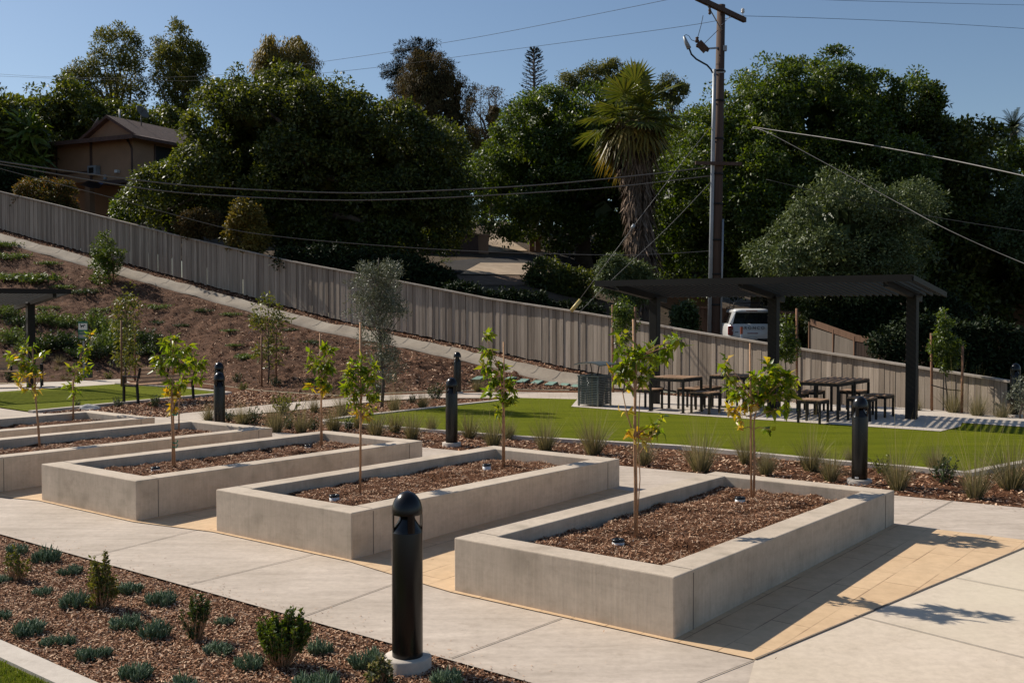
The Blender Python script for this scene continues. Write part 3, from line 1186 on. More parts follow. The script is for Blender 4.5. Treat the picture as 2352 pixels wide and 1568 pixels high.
# ------------------------------------------------------------------ planters
PL = []
far = [(2044.6, 1123.8), (1423.5, 1052.8), (970.6, 1011.7), (626, 982), (356, 958)]
plabels = ['long grey concrete raised planter nearest the tan stamped paving, foremost on the right',
           'long grey concrete raised planter directly behind the nearest black bollard light',
           'grey concrete raised planter with the green-tied citrus tree, middle of the row',
           'grey concrete raised planter running out at the left edge, second farthest of the row',
           'farthest grey concrete raised planter, beside the side lawn at the left edge']
plen, pwid, wall = 4.52, 2.05, .25
ang = math.atan2(E1.y, E1.x)
for i, (u, v) in enumerate(far):
    fc = G0(u, v, .444)
    near = Vector((fc.x, fc.y, 0)) - E1 * plen
    if i == 0:
        near = Vector((O1.x, O1.y, 0))
    root = thing('raised_planter', (near.x, near.y, 0), plabels[i], 'planter', 'raised planters in a row')
    X, Y = E1, E2
    zt, zb, zi = .444, -.06, .1

    def rect(off, z):
        return [X * off + Y * off + Vector((0, 0, z)), X * (plen - off) + Y * off + Vector((0, 0, z)),
                X * (plen - off) + Y * (pwid - off) + Vector((0, 0, z)), X * off + Y * (pwid - off) + Vector((0, 0, z))]
    mb = MB()
    mb.add(rect(0, zb) + rect(0, zt) + rect(wall, zt) + rect(wall, zi),
           [(k, (k + 1) % 4, 4 + (k + 1) % 4, 4 + k) for k in range(4)] + [(4 + k, 4 + (k + 1) % 4, 8 + (k + 1) % 4, 8 + k) for k in range(4)]
           + [(8 + k, 8 + (k + 1) % 4, 12 + (k + 1) % 4, 12 + k) for k in range(4)])
    o = mb.build('planter_wall', M['planter'], root, world=False)
    bevel(o, .010, 2)
    for sx in (.27, plen - .27):
        for ys, dirn in ((0, -1), (pwid, 1)):
            jm = MB()
            c = X * sx + Y * (ys + dirn * .0005)
            jm.box(c + Vector((0, 0, (zb + zt) / 2 - .01)), (.007, .005, zt - zb - .02), ang)
            c2 = X * sx + Y * (ys - dirn * wall / 2)
            jm.box(c2 + Vector((0, 0, zt + .0005)), (.006, wall - .03, .003), ang)
            jm.build('wall_joint', M['joint'], root, world=False)
    # mulch fill
    rg = np.random.default_rng(40 + i)
    nx, ny = 56, 22
    a0 = wall - .02
    gx = np.linspace(a0, plen - a0, nx)
    gy = np.linspace(a0, pwid - a0, ny)
    base = np.array(near)
    VV = np.zeros((nx, ny, 3))
    for a in range(nx):
        for b in range(ny):
            q = X * gx[a] + Y * gy[b]
            w3 = Vector(base) + q
            e = min(gx[a] - a0, plen - a0 - gx[a], gy[b] - a0, pwid - a0 - gy[b])
            hz = .315 + .02 * min(1, e / .3) + .034 * noise.noise(w3 * 1.7) + .034 * noise.noise(w3 * 4.5) + .014 * noise.noise(w3 * 11)
            # a few dug hollows
            hv = noise.noise(w3 * 1.9 + Vector((31, 7, 0)))
            if hv > .30:
                hz -= (hv - .30) * .42
            VV[a, b] = (q.x, q.y, hz)
    quads = [(a * ny + b, (a + 1) * ny + b, (a + 1) * ny + b + 1, a * ny + b + 1) for a in range(nx - 1) for b in range(ny - 1)]
    nchip = [22000, 15000, 9000, 5000, 2500][i]
    ca, cb = rg.integers(0, nx - 1, nchip), rg.integers(0, ny - 1, nchip)
    f1, f2 = rg.random(nchip)[:, None], rg.random(nchip)[:, None]
    pp = (VV[ca, cb] * (1 - f1) + VV[ca + 1, cb] * f1) * (1 - f2) + (VV[ca, cb + 1] * (1 - f1) + VV[ca + 1, cb + 1] * f1) * f2
    pp[:, 2] += rg.random(nchip) * .014
    sc = [1, 1.15, 1.4, 1.6, 1.8][i]
    cv, cf = chips(pp, rg.uniform(.012, .045, nchip) * sc, rg.uniform(.003, .009, nchip) * sc, rg)
    Vall = np.concatenate([VV.reshape(-1, 3), cv])
    Fall = np.concatenate([np.array(quads), cf + nx * ny])
    mi = np.concatenate([np.zeros(len(quads), int), np.ones(len(cf), int)])
    o = mesh_np('mulch_fill', Vall, Fall, [M['mulch'], M['chip']], mi, parent=root)
    PL.append((root, near))

# irrigation caps standing in the mulch
capdefs = [((1420, 1250), 'white irrigation sleeve with black cap beside the front tree of the foremost planter'),
           ((1700, 1151), 'white irrigation sleeve with black cap at the back of the foremost planter'),
           ((768, 1146), 'black-capped irrigation sleeve in the second planter, left of its front tree'),
           ((1118, 1074), 'black-capped irrigation sleeve at the back end of the second planter'),
           ((357, 1081), 'black-capped irrigation sleeve beside the green-tied tree in the third planter'),
           ((708, 1029), 'black-capped irrigation sleeve near the back tree of the third planter'),
           ((381, 1016), 'black-capped irrigation sleeve at the back of the fourth planter')]
for (u, v), lab in capdefs:
    p = G0(u, v, .335)
    r = thing('irrigation_cap', (p.x, p.y, .30), lab, 'irrigation cap', 'irrigation sleeves in the planters')
    MB().lathe([(.052, 0), (.052, .062), (.0, .062)], 18).build('sleeve', M['white'], r, False)
    MB().lathe([(.056, .062), (.057, .078), (.05, .084), (.02, .085), (.02, .079), (0, .079)], 18).build('cap', M['black'], r, False)

# ------------------------------------------------------------------ bollards
bm_labels = [(936, 1500, 'nearest black dome-topped bollard light, in the foreground mulch bed', None),
             (1974, 1100, 'black bollard light with white sticker behind the foremost planter', None),
             (1037.5, 1016, 'black bollard light at the left end of the big lawn, in front of another bollard', None),
             (1050.6, 900, 'distant black bollard light by the walkway below the green valve lids', None),
             (503.5, 968, 'black bollard light standing behind the fourth planter, front one of a lined-up pair', None),
             (503, 941, 'black bollard light at the bed beside the bench, hindmost of the lined-up pair', None),
             (2331, 952, 'black bollard light at the far right where the fence ends', None)]
bol0 = None


def make_bollard():
    root = thing('bollard_light', (0, 0, 0), 'x', 'bollard', 'black bollard lights')
    b = MB().lathe([(.155, -.15), (.155, .075), (.147, .085), (.0, .085)], 32)
    b.build('concrete_base', M['curb'], root, False)
    b = MB().lathe([(.099, .085), (.0995, .09), (.0995, .885), (.097, .895), (.09, .897)], 32)
    b.build('post', M['black'], root, False)
    b = MB().lathe([(.0975, .893), (.096, .90), (.052, .968), (.046, 1.005), (0, 1.005)], 32)
    b.build('reflector_cone', M['black'], root, False)
    prof = [(.0, 1.005), (.06, 1.004), (.097, 1.001), (.1005, 1.004)]
    for k in range(0, 13):
        t = k / 12 * math.pi / 2
        prof.append((.1005 * math.cos(t), 1.012 + .137 * math.sin(t)))
    MB().lathe(prof, 32).build('dome', M['black'], root, False)
    for k in range(4):
        s = MB()
        vs = []
        for rr_ in (.099, .093):
            for j in range(4):
                t = math.radians(k * 90 + 8 + j * 9)
                vs += [(math.cos(t) * rr_, math.sin(t) * rr_, .89), (math.cos(t) * rr_, math.sin(t) * rr_, 1.006)]
        s.add(vs, [(2 * j, 2 * j + 2, 2 * j + 3, 2 * j + 1) for j in range(3)] + [(8 + 2 * j + 1, 8 + 2 * j + 3, 8 + 2 * j + 2, 8 + 2 * j) for j in range(3)] + [(0, 1, 9, 8), (6, 14, 15, 7)])
        s.build('strut', M['black'], root, False)
    return root


for i, (u, v, lab, _) in enumerate(bm_labels):
    if i == 0:
        bol0 = make_bollard()
        r = bol0
    else:
        r = copy_tree(bol0)
    if i == 5:
        p = P(u, 829, 22.3)
    elif i == 4:
        p = P(u, 852, 18.75)
    elif i == 0:
        p = G0(u, v, .085)
    else:
        p = G0(u, v, .13)
    r.location = (p.x, p.y, gz(p.x, p.y) - .01 - (.0 if i == 0 else .03))
    r.rotation_euler = (0, 0, [0, .5, .2, 1.2, .8, 2, .3][i])
    r['label'] = lab
    if i == 1:
        st = MB()
        vs = []
        for k in range(5):
            t = math.radians(-142 + k * 7) - .5
            for z in (.10, .122):
                vs.append((math.cos(t) * .1015, math.sin(t) * .1015, z))
        st.add(vs, [(2 * k, 2 * k + 2, 2 * k + 3, 2 * k + 1) for k in range(4)])
        st.build('sticker', M['white'], r, False)

# ------------------------------------------------------------------ shade structures


def shade(root, c0, along_dir, front_dir, length, n_col, col_base, z_front, z_back, b_front, b_back):
    """c0: first column foot, along_dir: unit vector along the columns, front_dir: towards the high edge"""
    a, f = along_dir, front_dir
    rotz = math.atan2(a.y, a.x)
    zc = z_back + (z_front - z_back) * b_back / (b_front + b_back)
    for k in range(n_col):
        p = c0 + a * (col_base + k * (length - 2 * col_base) / (n_col - 1))
        g = gz(p.x, p.y)
        m = MB().box((p.x, p.y, (zc - .12 + g) / 2), (.2, .2, zc - .12 - g), rotz)
        o = m.build('column', M['steel'], root)
        bevel(o, .01, 1)
        # beam above the column, front to back
        pb = p - f * b_back
        pf = p + f * (b_front - .1)
        MB().beam((pb.x, pb.y, z_back - .13), (pf.x, pf.y, z_front - .15), .10, .13).build('cross_beam', M['steel'], root)
    # edge frame
    e0, e1 = c0 - Vector((0, 0, 0)), c0 + a * length

    def pt(s, b, dz=0):
        q = c0 + a * s + f * b
        z = z_back + (z_front - z_back) * (b + b_back) / (b_front + b_back)
        return Vector((q.x, q.y, z + dz))
    fr = MB()
    fr.beam(pt(0, b_front, -.06), pt(length, b_front, -.06), .05, .13)
    fr.beam(pt(0.0, b_front - .03, -.05), pt(0.0, -b_back, -.05), .05, .10)
    fr.beam(pt(length, b_front - .03, -.05), pt(length, -b_back, -.05), .05, .10)
    fr.build('roof_frame', M['steel'], root)
    sl_ = MB()
    ns = int(length / .135)
    for k in range(1, ns):
        s = k * length / ns
        sl_.beam(pt(s, b_front - .03, -.04), pt(s, -b_back - .05, -.04), .035, .055)
    sl_.build('slat_roof', M['steel'], root)


cr = G(2092, 965)
a_dir = Vector((.80, -.60, 0))
f_dir = Vector((-.60, -.80, 0))
rootR = thing('shade_structure', (cr.x, cr.y, .09), 'dark steel slatted shade structure on three posts above the picnic tables', 'pavilion')
start = cr - a_dir * (6.85 - .51)
shade(rootR, Vector((start.x, start.y, 0)), a_dir, f_dir, 6.85, 3, .5, 2.95, 2.66, 1.8, .5)
Ff = P(163, 664, 28.6)
a2 = Vector((.73, .68, 0)).normalized()
f2 = Vector((.68, -.73, 0)).normalized()
rootL = thing('shade_structure', (-13.5, 29.6, .09), 'dark slatted shade structure cut off by the left edge, one post showing', 'pavilion')
c0 = Vector((Ff.x, Ff.y, 0)) - f2 * 2.0 - a2 * 6.85
shade(rootL, c0, a2, f2, 6.85, 3, .4, 2.86, 2.5, 2.0, 1.2)
# ------------------------------------------------------------------ picnic tables and stools
RT = math.atan2(-.62, .785)


def make_table():
    r = thing('picnic_table', (0, 0, 0), 'x', 'table', 'picnic tables under the shade structure')
    w_, h_ = .84, .745
    m = MB()
    n = 10
    for k in range(n):
        x = -w_ / 2 + (k + .5) * w_ / n
        m.box((x, 0, h_ - .012), (w_ / n - .012, w_, .024))
    m.build('table_top', M['ipe'], r, False)
    m = MB()
    for s in (-1, 1):
        m.box((s * (w_ / 2 - .02), 0, h_ - .055), (.04, w_ - .08, .06))
        m.box((0, s * (w_ / 2 - .02), h_ - .055), (w_, .04, .06))
    m.build('frame', M['steel_dark'], r, False)
    for sx in (-1, 1):
        for sy in (-1, 1):
            m = MB().box((sx * (w_ / 2 - .02), sy * (w_ / 2 - .02), (h_ - .085) / 2), (.045, .045, h_ - .085))
            m.box((sx * (w_ / 2 - .02), sy * (w_ / 2 - .02), .004), (.09, .09, .008))
            m.build('leg', M['steel_dark'], r, False)
    return r


def make_stool():
    r = thing('stool', (0, 0, 0), 'x', 'stool', 'backless stools around the picnic tables')
    w_, h_ = .47, .455
    m = MB()
    for k in range(5):
        m.box((-w_ / 2 + (k + .5) * w_ / 5, 0, h_ - .012), (w_ / 5 - .01, w_, .024))
    m.build('seat', M['ipe'], r, False)
    m = MB()
    for s in (-1, 1):
        m.box((s * (w_ / 2 - .02), 0, h_ - .052), (.035, w_ - .07, .05))
        m.box((0, s * (w_ / 2 - .02), h_ - .052), (w_, .035, .05))
    m.build('frame', M['steel_dark'], r, False)
    for sx in (-1, 1):
        for sy in (-1, 1):
            MB().box((sx * (w_ / 2 - .022), sy * (w_ / 2 - .022), (h_ - .077) / 2), (.04, .04, h_ - .077)).build('leg', M['steel_dark'], r, False)
    return r


ax, ay = Vector((.785, -.62, 0)), Vector((.62, .785, 0))
T1 = Vector((3.55, 22.78, 0))
T2 = Vector((4.97, 23.42, 0))
T3 = Vector((6.40, 21.42, 0))
T4 = T3 + ay * .90
tb = make_table()
tlist = [(T1, 'slat-topped picnic table at the left, nearest the trash receptacle'), (T2, 'slat-topped picnic table farthest back, half hidden behind the citrus crown'),
         (T3, 'front picnic table of the joined pair between the two right posts'), (T4, 'rear picnic table of the joined pair, beside the right-hand post')]
for i, (p, lab) in enumerate(tlist):
    t = tb if i == 0 else copy_tree(tb)
    t.location = (p.x, p.y, .12)
    t.rotation_euler = (0, 0, RT)
    t['label'] = lab
stb = make_stool()
sl_list = [(T1 - ax * .68, 'stool on the left side of the left picnic table'), (T1 + ay * .70, 'stool behind the left picnic table, toward the fence'), (T1 + ax * .74 - ay * .05, 'stool on the right side of the left picnic table'),
           (T2 - ax * .70 + ay * .05, 'stool left of the rearmost picnic table, against the fence'), (T2 + ay * .72, 'stool on the fence side of the rearmost picnic table'), (T2 + ax * .72 - ay * .1, 'stool right of the rearmost picnic table, behind the middle post'),
           (Vector((5.85, 20.42, 0)), 'stool nearest the lawn, at the front end of the joined tables'), (T3 - ax * .74 + ay * .1, 'stool on the left side of the front joined table'), (T3 + ax * .76 - ay * .05, 'stool right of the front joined table, half behind the bollard'),
           (T4 + ay * .74 - ax * .05, 'stool at the far end of the joined tables, by the fence'), (T4 + ax * .78 - ay * .05, 'stool on the right side of the joined tables, rightmost of all'), (T4 - ax * .74 + ay * .1, 'stool on the left side of the rear joined table')]
for i, (p, lab) in enumerate(sl_list):
    t = stb if i == 0 else copy_tree(stb)
    t.location = (p.x, p.y, .12)
    t.rotation_euler = (0, 0, RT + [0, .03, -.04, .05, .1, 0, .02, -.03, .06, 0, -.05, .04][i])
    t['label'] = lab

# trash receptacle
tp = G(1373.4, 937.4)
cen = tp + E1 * .27 + E2 * .27
tr = thing('trash_receptacle', (cen.x, cen.y, .12), 'grey slatted metal trash receptacle with a curved rain lid beside the lawn', 'trash can', None, RT)
wb, hb = .54, .70
for k, (dx, dy, rz) in enumerate(((0, -1, 0), (1, 0, math.pi / 2), (0, 1, 0), (-1, 0, math.pi / 2))):
    m = MB()
    for j in range(17):
        m.box((dx * wb / 2, dy * wb / 2, .05 + j * (hb - .08) / 16), (wb - .05, .012, .024), rz)
    m.build('slat_panel', M['grey_steel'], tr, False)
m = MB()
for sx in (-1, 1):
    for sy in (-1, 1):
        m.box((sx * (wb / 2 - .01), sy * (wb / 2 - .01), hb / 2), (.035, .035, hb))
for s in (-1, 1):
    m.box((s * wb / 2, 0, hb - .012), (.04, wb + .04, .024))
    m.box((0, s * wb / 2, hb - .0115), (wb - .04, .04, .024))
m.build('frame', M['grey_steel'], tr, False)
MB().lathe([(.21, .03), (.21, hb - .05), (.19, hb - .05), (.19, .1), (0, .1)], 20).build('liner', M['black'], tr, False)
for sx in (-1, 1):
    for sy in (-1, 1):
        MB().tube([(sx * .23, sy * .23, hb), (sx * .27, sy * .23, hb + .24)], .012, 6).build('lid_post', M['steel_dark'], tr, False)
m = MB()
nn = 9
top, bot = [], []
for a in range(nn):
    x = -.36 + a * .72 / (nn - 1)
    z = hb + .245 + .06 * (1 - (x / .36) ** 2)
    for y in (-.33, .33):
        top.append((x, y, z))
        bot.append((x, y, z - .02))
vs = top + bot
fs = []
for a in range(nn - 1):
    fs.append((2 * a, 2 * a + 2, 2 * a + 3, 2 * a + 1))
    o = 2 * nn
    fs.append((o + 2 * a + 1, o + 2 * a + 3, o + 2 * a + 2, o + 2 * a))
    fs.append((2 * a, o + 2 * a, o + 2 * a + 2, 2 * a + 2))
    fs.append((2 * a + 1, 2 * a + 3, o + 2 * a + 3, o + 2 * a + 1))
fs += [(0, 1, 2 * nn + 1, 2 * nn), (2 * nn - 2, 4 * nn - 2, 4 * nn - 1, 2 * nn - 1)]
m.add(vs, fs)
m.build('rain_lid', M['grey_steel'], tr, False)

# green valve box lids
for i, (u, v, lab) in enumerate(((1099.5, 872, 'green valve box lid at the left end of the row, half hidden by foliage'), (1172, 873, 'second green valve box lid from the left, behind a citrus leaf cluster'),
                                 (1201, 878, 'third green valve box lid from the left in the mulch'), (1233, 881, 'green valve box lid in the middle of the row'),
                                 (1265.6, 884.5, 'second green valve box lid left of the trash receptacle'), (1297, 886.5, 'green valve box lid last but one before the trash receptacle'),
                                 (1324, 889.5, 'green valve box lid partly behind the trash receptacle'))):
    p = place(u, v)
    r = thing('valve_box', p, lab, 'valve box', 'green valve box lids', RT + .25)
    o = MB().box((0, 0, .0), (.30, .42, .09)).build('box_rim', M['green_dark'], r, False)
    o = MB().box((0, 0, .055), (.28, .40, .025)).build('lid', M['lid'], r, False)
    bevel(o, .01, 1)
    r.rotation_euler = (R(9), 0, RT + .25)

# ------------------------------------------------------------------ benches


def make_bench(loc, rz, L, label, slats=True):
    r = thing('park_bench', loc, label, 'bench', None, rz)
    # local: x along, +y towards the sitter's front
    m = MB()
    for k in range(5):
        m.box((0, .06 + k * .098, .435 + .004 * k), (L - .1, .085, .028))
    m.build('seat', M['benchwood'], r, False)
    m = MB()
    for k in range(4):
        z = .515 + k * .09
        y = .0 - (z - .45) * .22
        m.box((0, y, z), (L - .1, .026, .082), 0, 0, Matrix.Rotation(R(12), 3, 'X'))
    m.build('backrest', M['benchwood'], r, False)
    for s in (-1, 0, 1):
        x = s * (L / 2 - .06)
        m = MB()
        if s:
            m.beam((x, -.02, 0), (x, .02, .44), .05, .045)
            m.beam((x, .5, 0), (x, .49, .62), .05, .045)
        m.beam((x, .02, .42), (x, -.10, .84), .05, .03)
        m.beam((x, .0, .41), (x, .5, .41), .05, .03)
        m.build('bench_leg' if s else 'back_strut', M['steel_dark'], r, False)
        if s:
            MB().beam((x, -.06, .63), (x, .52, .63), .055, .03).build('armrest', M['steel_dark'], r, False)
    return r


b1 = G(314, 929.5)
b2 = G(445.5, 917.6)
bd = (b2 - b1)
cx = (b1 + b2) / 2
rz = math.atan2(bd.y, bd.x)
make_bench((cx.x, cx.y, .11), rz, 1.75, 'wood-slat bench with black frame seen from behind, on the edge of the side lawn')
q = G(101, 887)
make_bench((q.x - .82, q.y - .25, .11), math.pi + .35, 1.75, 'wood-slat bench under the left shade structure, cut off by the left edge')

# ------------------------------------------------------------------ dog station
p = place(193, 876)
r = thing('dog_waste_station', p, 'green dog waste station with white sign panel on a post before the slope shrubs', 'sign')
MB().box((0, 0, .62), (.045, .045, 1.3)).build('post', M['galv'], r, False)
zt = 2.3 + (712 - 738) / F * p.y - p.z
sg = MB().box((0, -.03, zt - .27), (.30, .012, .54)).build('sign_panel', M['green_sign'], r, False)
MB().box((0, -.038, zt - .16), (.27, .006, .20)).build('white_field', M['white'], sg, False)
dg = MB()
for c, s in (((-.02, 0, -.14), (.10, .004, .035)), ((.045, 0, -.115), (.035, .004, .03)), ((.07, 0, -.122), (.03, .004, .015)), ((-.06, 0, -.17), (.014, .004, .05)), ((-.035, 0, -.17), (.014, .004, .05)),
             ((.02, 0, -.17), (.014, .004, .05)), ((-.08, 0, -.115), (.02, .004, .012)), ((-.07, 0, -.09), (.012, .004, .09))):
    dg.box((c[0], -.043, zt + c[2]), s)
dg.build('pictogram', M['black'], sg, False)
MB().box((0, -.041, zt - .33), (.22, .004, .02)).box((0, -.041, zt - .37), (.18, .004, .015)).box((.0, -.041, zt - .46), (.25, .004, .10)).build('text_field', M['galv'], sg, False)
o = MB().lathe([(.0, .12), (.12, .12), (.125, .14), (.13, .56), (.10, .60), (0, .61)], 20, (.14, .0, 0)).build('bin', M['green_dark'], r, False)
MB().box((0, -.07, .85), (.2, .12, .28)).build('bag_dispenser', M['green_dark'], r, False)

# rock
p = G(207, 939)
m = MB()
bm = bmesh.new()
bmesh.ops.create_icosphere(bm, subdivisions=3, radius=.2)
for v in bm.verts:
    v.co *= 1 + .35 * noise.noise(v.co * 5)
    v.co.z *= .6
    v.co.x *= 1.2
me = bpy.data.meshes.new('rock')
bm.to_mesh(me)
bm.free()
me.materials.append(M['rock'])
o = bpy.data.objects.new('rock', me)
o.location = (p.x, p.y, .08)
COL.objects.link(o)
tag(o, 'single pale rock by the corner of the side lawn', 'rock')

# ------------------------------------------------------------------ young citrus trees in the planters


def citrus(base, d, trunk, stake, blobs, label, seed, nticks=3, leafL=.125, leafW=.05, tie=False, mats=('citrus', 'citrus_y'), name='citrus_tree', group='young citrus trees in the planters', second=None, leafmul=2.0, cat='tree', thin=.011):
    rng = np.random.default_rng(seed)
    r = thing(name, base, label, cat, group)
    tp_ = [Vector(base) - Vector((0, 0, .03))]
    for (u, v) in trunk:
        tp_.append(P(u, v, d + rng.normal() * .02))
    m = MB()
    k = len(tp_)
    m.tube(tp_, [thin * (1.25 - .7 * i / (k - 1)) for i in range(k)], 7)
    LP, LD, LY = [], [], []
    for (u, v, ru, rv, n, yel) in blobs:
        n = int(n * leafmul)
        c = P(u, v, d + rng.normal() * ru / F * d * .5)
        rx, rz_ = ru * d / F, rv * d / F
        # twig from the nearest trunk point below
        s = min(tp_[1:], key=lambda q: (q - c).length + (.6 if q.z > c.z + .02 else 0))
        mid = s.lerp(c, .5) + Vector((rng.normal() * .02, rng.normal() * .02, .02))
        m.tube([s, mid, c], [thin * .5, thin * .4, thin * .25], 5)
        nt = max(3, n // 9)
        tips = []
        for _ in range(nt):
            dd = rdir(rng, 1)[0]
            dd[2] = dd[2] * .8 + .15
            e = c + Vector((dd[0] * rx, dd[1] * rx, dd[2] * rz_)) * (.55 + .5 * rng.random())
            m.tube([c, c.lerp(e, .55) + Vector((0, 0, .01)), e], [thin * .28, thin * .2, thin * .1], 4, 0, False)
            tips.append(e)
        for _ in range(n):
            e = tips[rng.integers(0, nt)]
            t = rng.random() ** .6
            q = c.lerp(e, t)
            ax_ = np.array((e - c).normalized())
            LP.append(np.array(q) + rng.normal(size=3) * .01)
            LD.append(unit(ax_ * .8 + rdir(rng, 1)[0] * 1.0 + np.array([0, 0, -.25])))
            LY.append(rng.random() < (yel if yel > .25 else yel * .4))
    if second:
        for path in second:
            m.tube([P(a, b, d + rng.normal() * .03) for a, b in path], thin * .45, 5)
    m.build('trunk', M['bark_young'], r)
    LP, LD = np.array(LP), np.array(LD)
    n = len(LP)
    N = unit(rng.normal(size=(n, 3)) * .7 + np.array([0, 0, .9]))
    N = unit(N - LD * (N * LD).sum(1, keepdims=True))
    V, Fq = leaf5(LP, LD, N, leafL * rng.uniform(.4, 1.08, n), leafW * rng.uniform(.5, 1.08, n), .22, .24)
    mi = np.repeat(np.array(LY, int), 2)
    o = mesh_np('crown', V, Fq, [M[mats[0]], M[mats[1]]], mi)
    attach(o, r)
    for stk in (stake if isinstance(stake, list) else [stake]):
        if stk is None:
            continue
        (u, v), off = stk[0], stk[1]
        sb = Vector(base) + Vector(off)
        e = P(u, v, d + off[1])
        rad = stk[2] if len(stk) > 2 else .011
        MB().tube([sb - Vector((0, 0, .1)), e], rad, 7).build('stake', M['stake'] if rad < .02 else M['lodge'], r)
    if tie:
        m = MB()
        for v in (952, 1016, 1026):
            c = P(400, v, d)
            m.tube([c + Vector((-.03, 0, .01)), c + Vector((0, -.03, 0)), c + Vector((.03, 0, -.008)), c + Vector((.045, 0, .03))], .008, 5)
        m.build('green_tie', M['tie'], r)
    return r


def pbase(u, v, z=.325):
    return G0(u, v, z)


b = pbase(1459, 1240)
citrus(b, b.y, [(1459, 1120), (1457, 1000), (1459, 900), (1462, 840), (1475, 815)], ((1455, 733), (.02, .015, 0)),
       [(1445, 838, 34, 30, 34, .05), (1475, 822, 28, 26, 28, 0), (1415, 862, 22, 20, 14, .15), (1500, 818, 30, 22, 28, .02), (1530, 800, 26, 14, 18, 0), (1556, 783, 16, 12, 12, 0), (1425, 800, 14, 20, 8, 0),
        (1445, 880, 24, 18, 12, .1), (1470, 862, 30, 22, 22, 0), (1428, 770, 8, 22, 4, 0), (1455, 985, 16, 14, 5, .5), (1492, 1000, 16, 14, 9, .95), (1512, 985, 18, 14, 8, .1), (1434, 945, 10, 10, 2, 1), (1465, 1005, 12, 14, 5, 1), (1520, 960, 12, 16, 5, 0)],
       'citrus tree with a long right-hand branch, front tree of the foremost planter', 1, second=[[(1461, 1235), (1470, 1100), (1466, 990), (1470, 900)], [(1458, 1010), (1440, 950), (1430, 900)], [(1470, 1040), (1492, 1005), (1515, 975)]])
b = pbase(1731, 1145)
citrus(b, b.y, [(1733, 1050), (1731, 985), (1733, 960), (1740, 930)], ((1723, 788), (-.02, .015, 0)),
       [(1700, 900, 34, 26, 30, .1), (1740, 905, 40, 34, 44, .12), (1775, 890, 34, 34, 36, .08), (1800, 868, 30, 26, 28, .1), (1672, 862, 22, 24, 14, 0), (1770, 850, 28, 24, 22, .05), (1815, 892, 20, 16, 12, .05), (1665, 830, 10, 12, 5, .1),
        (1688, 950, 26, 16, 16, .9), (1712, 930, 20, 16, 12, .5), (1785, 940, 26, 22, 16, 0), (1700, 985, 8, 14, 4, .7), (1745, 870, 26, 22, 20, .05), (1800, 920, 22, 18, 14, 0), (1820, 870, 14, 12, 6, .05), (1765, 985, 12, 12, 4, 0)],
       'round-headed citrus tree with large pale leaves at the back of the foremost planter', 2, leafL=.14, leafW=.066)
b = pbase(827, 1135)
citrus(b, b.y, [(828, 1040), (829, 960), (830, 900), (835, 870)], ((828, 740), (.0, .015, 0)),
       [(812, 870, 28, 24, 40, 0), (845, 870, 28, 28, 44, 0), (830, 840, 20, 22, 26, 0), (860, 850, 12, 24, 16, 0), (800, 895, 14, 14, 12, .05), (845, 905, 28, 22, 30, 0), (815, 925, 22, 16, 20, .25), (830, 950, 22, 16, 26, .9), (868, 905, 16, 16, 12, 0), (812, 905, 18, 18, 16, .1), (850, 935, 12, 12, 8, .1)],
       'citrus tree with drooping yellow lower leaves, front tree of the second planter', 3, leafL=.125, leafW=.036)
b = pbase(1155, 1072)
citrus(b, b.y, [(1155, 1000), (1155, 930), (1152, 890), (1148, 850)], ((1157, 785), (.02, .015, 0)),
       [(1115, 775, 12, 14, 12, 0), (1118, 805, 14, 18, 14, 0), (1112, 845, 16, 18, 16, .05), (1130, 870, 20, 18, 20, 0), (1150, 850, 18, 20, 18, 0), (1160, 890, 22, 22, 26, 0), (1175, 905, 16, 20, 16, 0), (1158, 925, 20, 16, 16, 0), (1128, 900, 14, 18, 12, .05), (1150, 945, 16, 12, 10, 0), (1122, 825, 12, 18, 10, 0)],
       'lopsided citrus tree leaning up left, at the back of the second planter', 4, leafL=.138, leafW=.06)
b = pbase(397, 1075)
citrus(b, b.y, [(396, 1010), (394, 950), (394, 900), (398, 860)], ((396, 900), (.025, .015, 0)),
       [(375, 835, 28, 26, 32, .03), (400, 820, 28, 28, 36, 0), (420, 835, 26, 26, 28, 0), (390, 790, 22, 24, 24, 0), (360, 850, 18, 14, 8, .1), (400, 775, 12, 18, 12, 0), (405, 885, 24, 20, 26, .1), (390, 910, 18, 16, 22, .9), (400, 935, 14, 14, 14, .9), (418, 805, 18, 20, 16, 0)],
       'citrus tree tied to its stake with green tape in the third planter', 5, leafL=.13, leafW=.056, tie=True)
b = pbase(737, 1027)
citrus(b, b.y, [(737, 960), (737, 910), (737, 870), (742, 840)], ((735, 765), (.02, .015, 0)),
       [(720, 845, 20, 20, 22, .02), (745, 835, 22, 20, 26, 0), (762, 850, 14, 18, 14, 0), (735, 870, 24, 16, 26, .1), (725, 885, 16, 12, 12, .6), (750, 805, 14, 16, 12, 0), (708, 815, 10, 10, 6, 0), (740, 893, 14, 10, 12, .7), (765, 815, 10, 16, 8, 0), (760, 880, 12, 10, 8, .05)],
       'citrus tree with yellowish low leaves at the back of the third planter', 6, leafL=.14, leafW=.064)
b = pbase(92, 1030)
citrus(b, b.y, [(88, 970), (82, 920), (80, 890), (75, 850)], ((74, 800), (-.01, .015, 0)),
       [(45, 835, 28, 24, 30, .1), (75, 835, 26, 28, 34, .05), (35, 815, 20, 18, 18, .1), (60, 800, 20, 18, 18, .05), (55, 865, 24, 16, 18, .7), (70, 895, 18, 14, 12, .9), (90, 820, 16, 22, 14, .1), (25, 830, 12, 14, 8, .3), (98, 860, 10, 10, 6, .4), (50, 890, 14, 12, 8, .9)],
       'citrus tree with orange-yellow leaves at the left edge, in the fourth planter', 7, leafL=.135, leafW=.046)
b = pbase(411, 990)
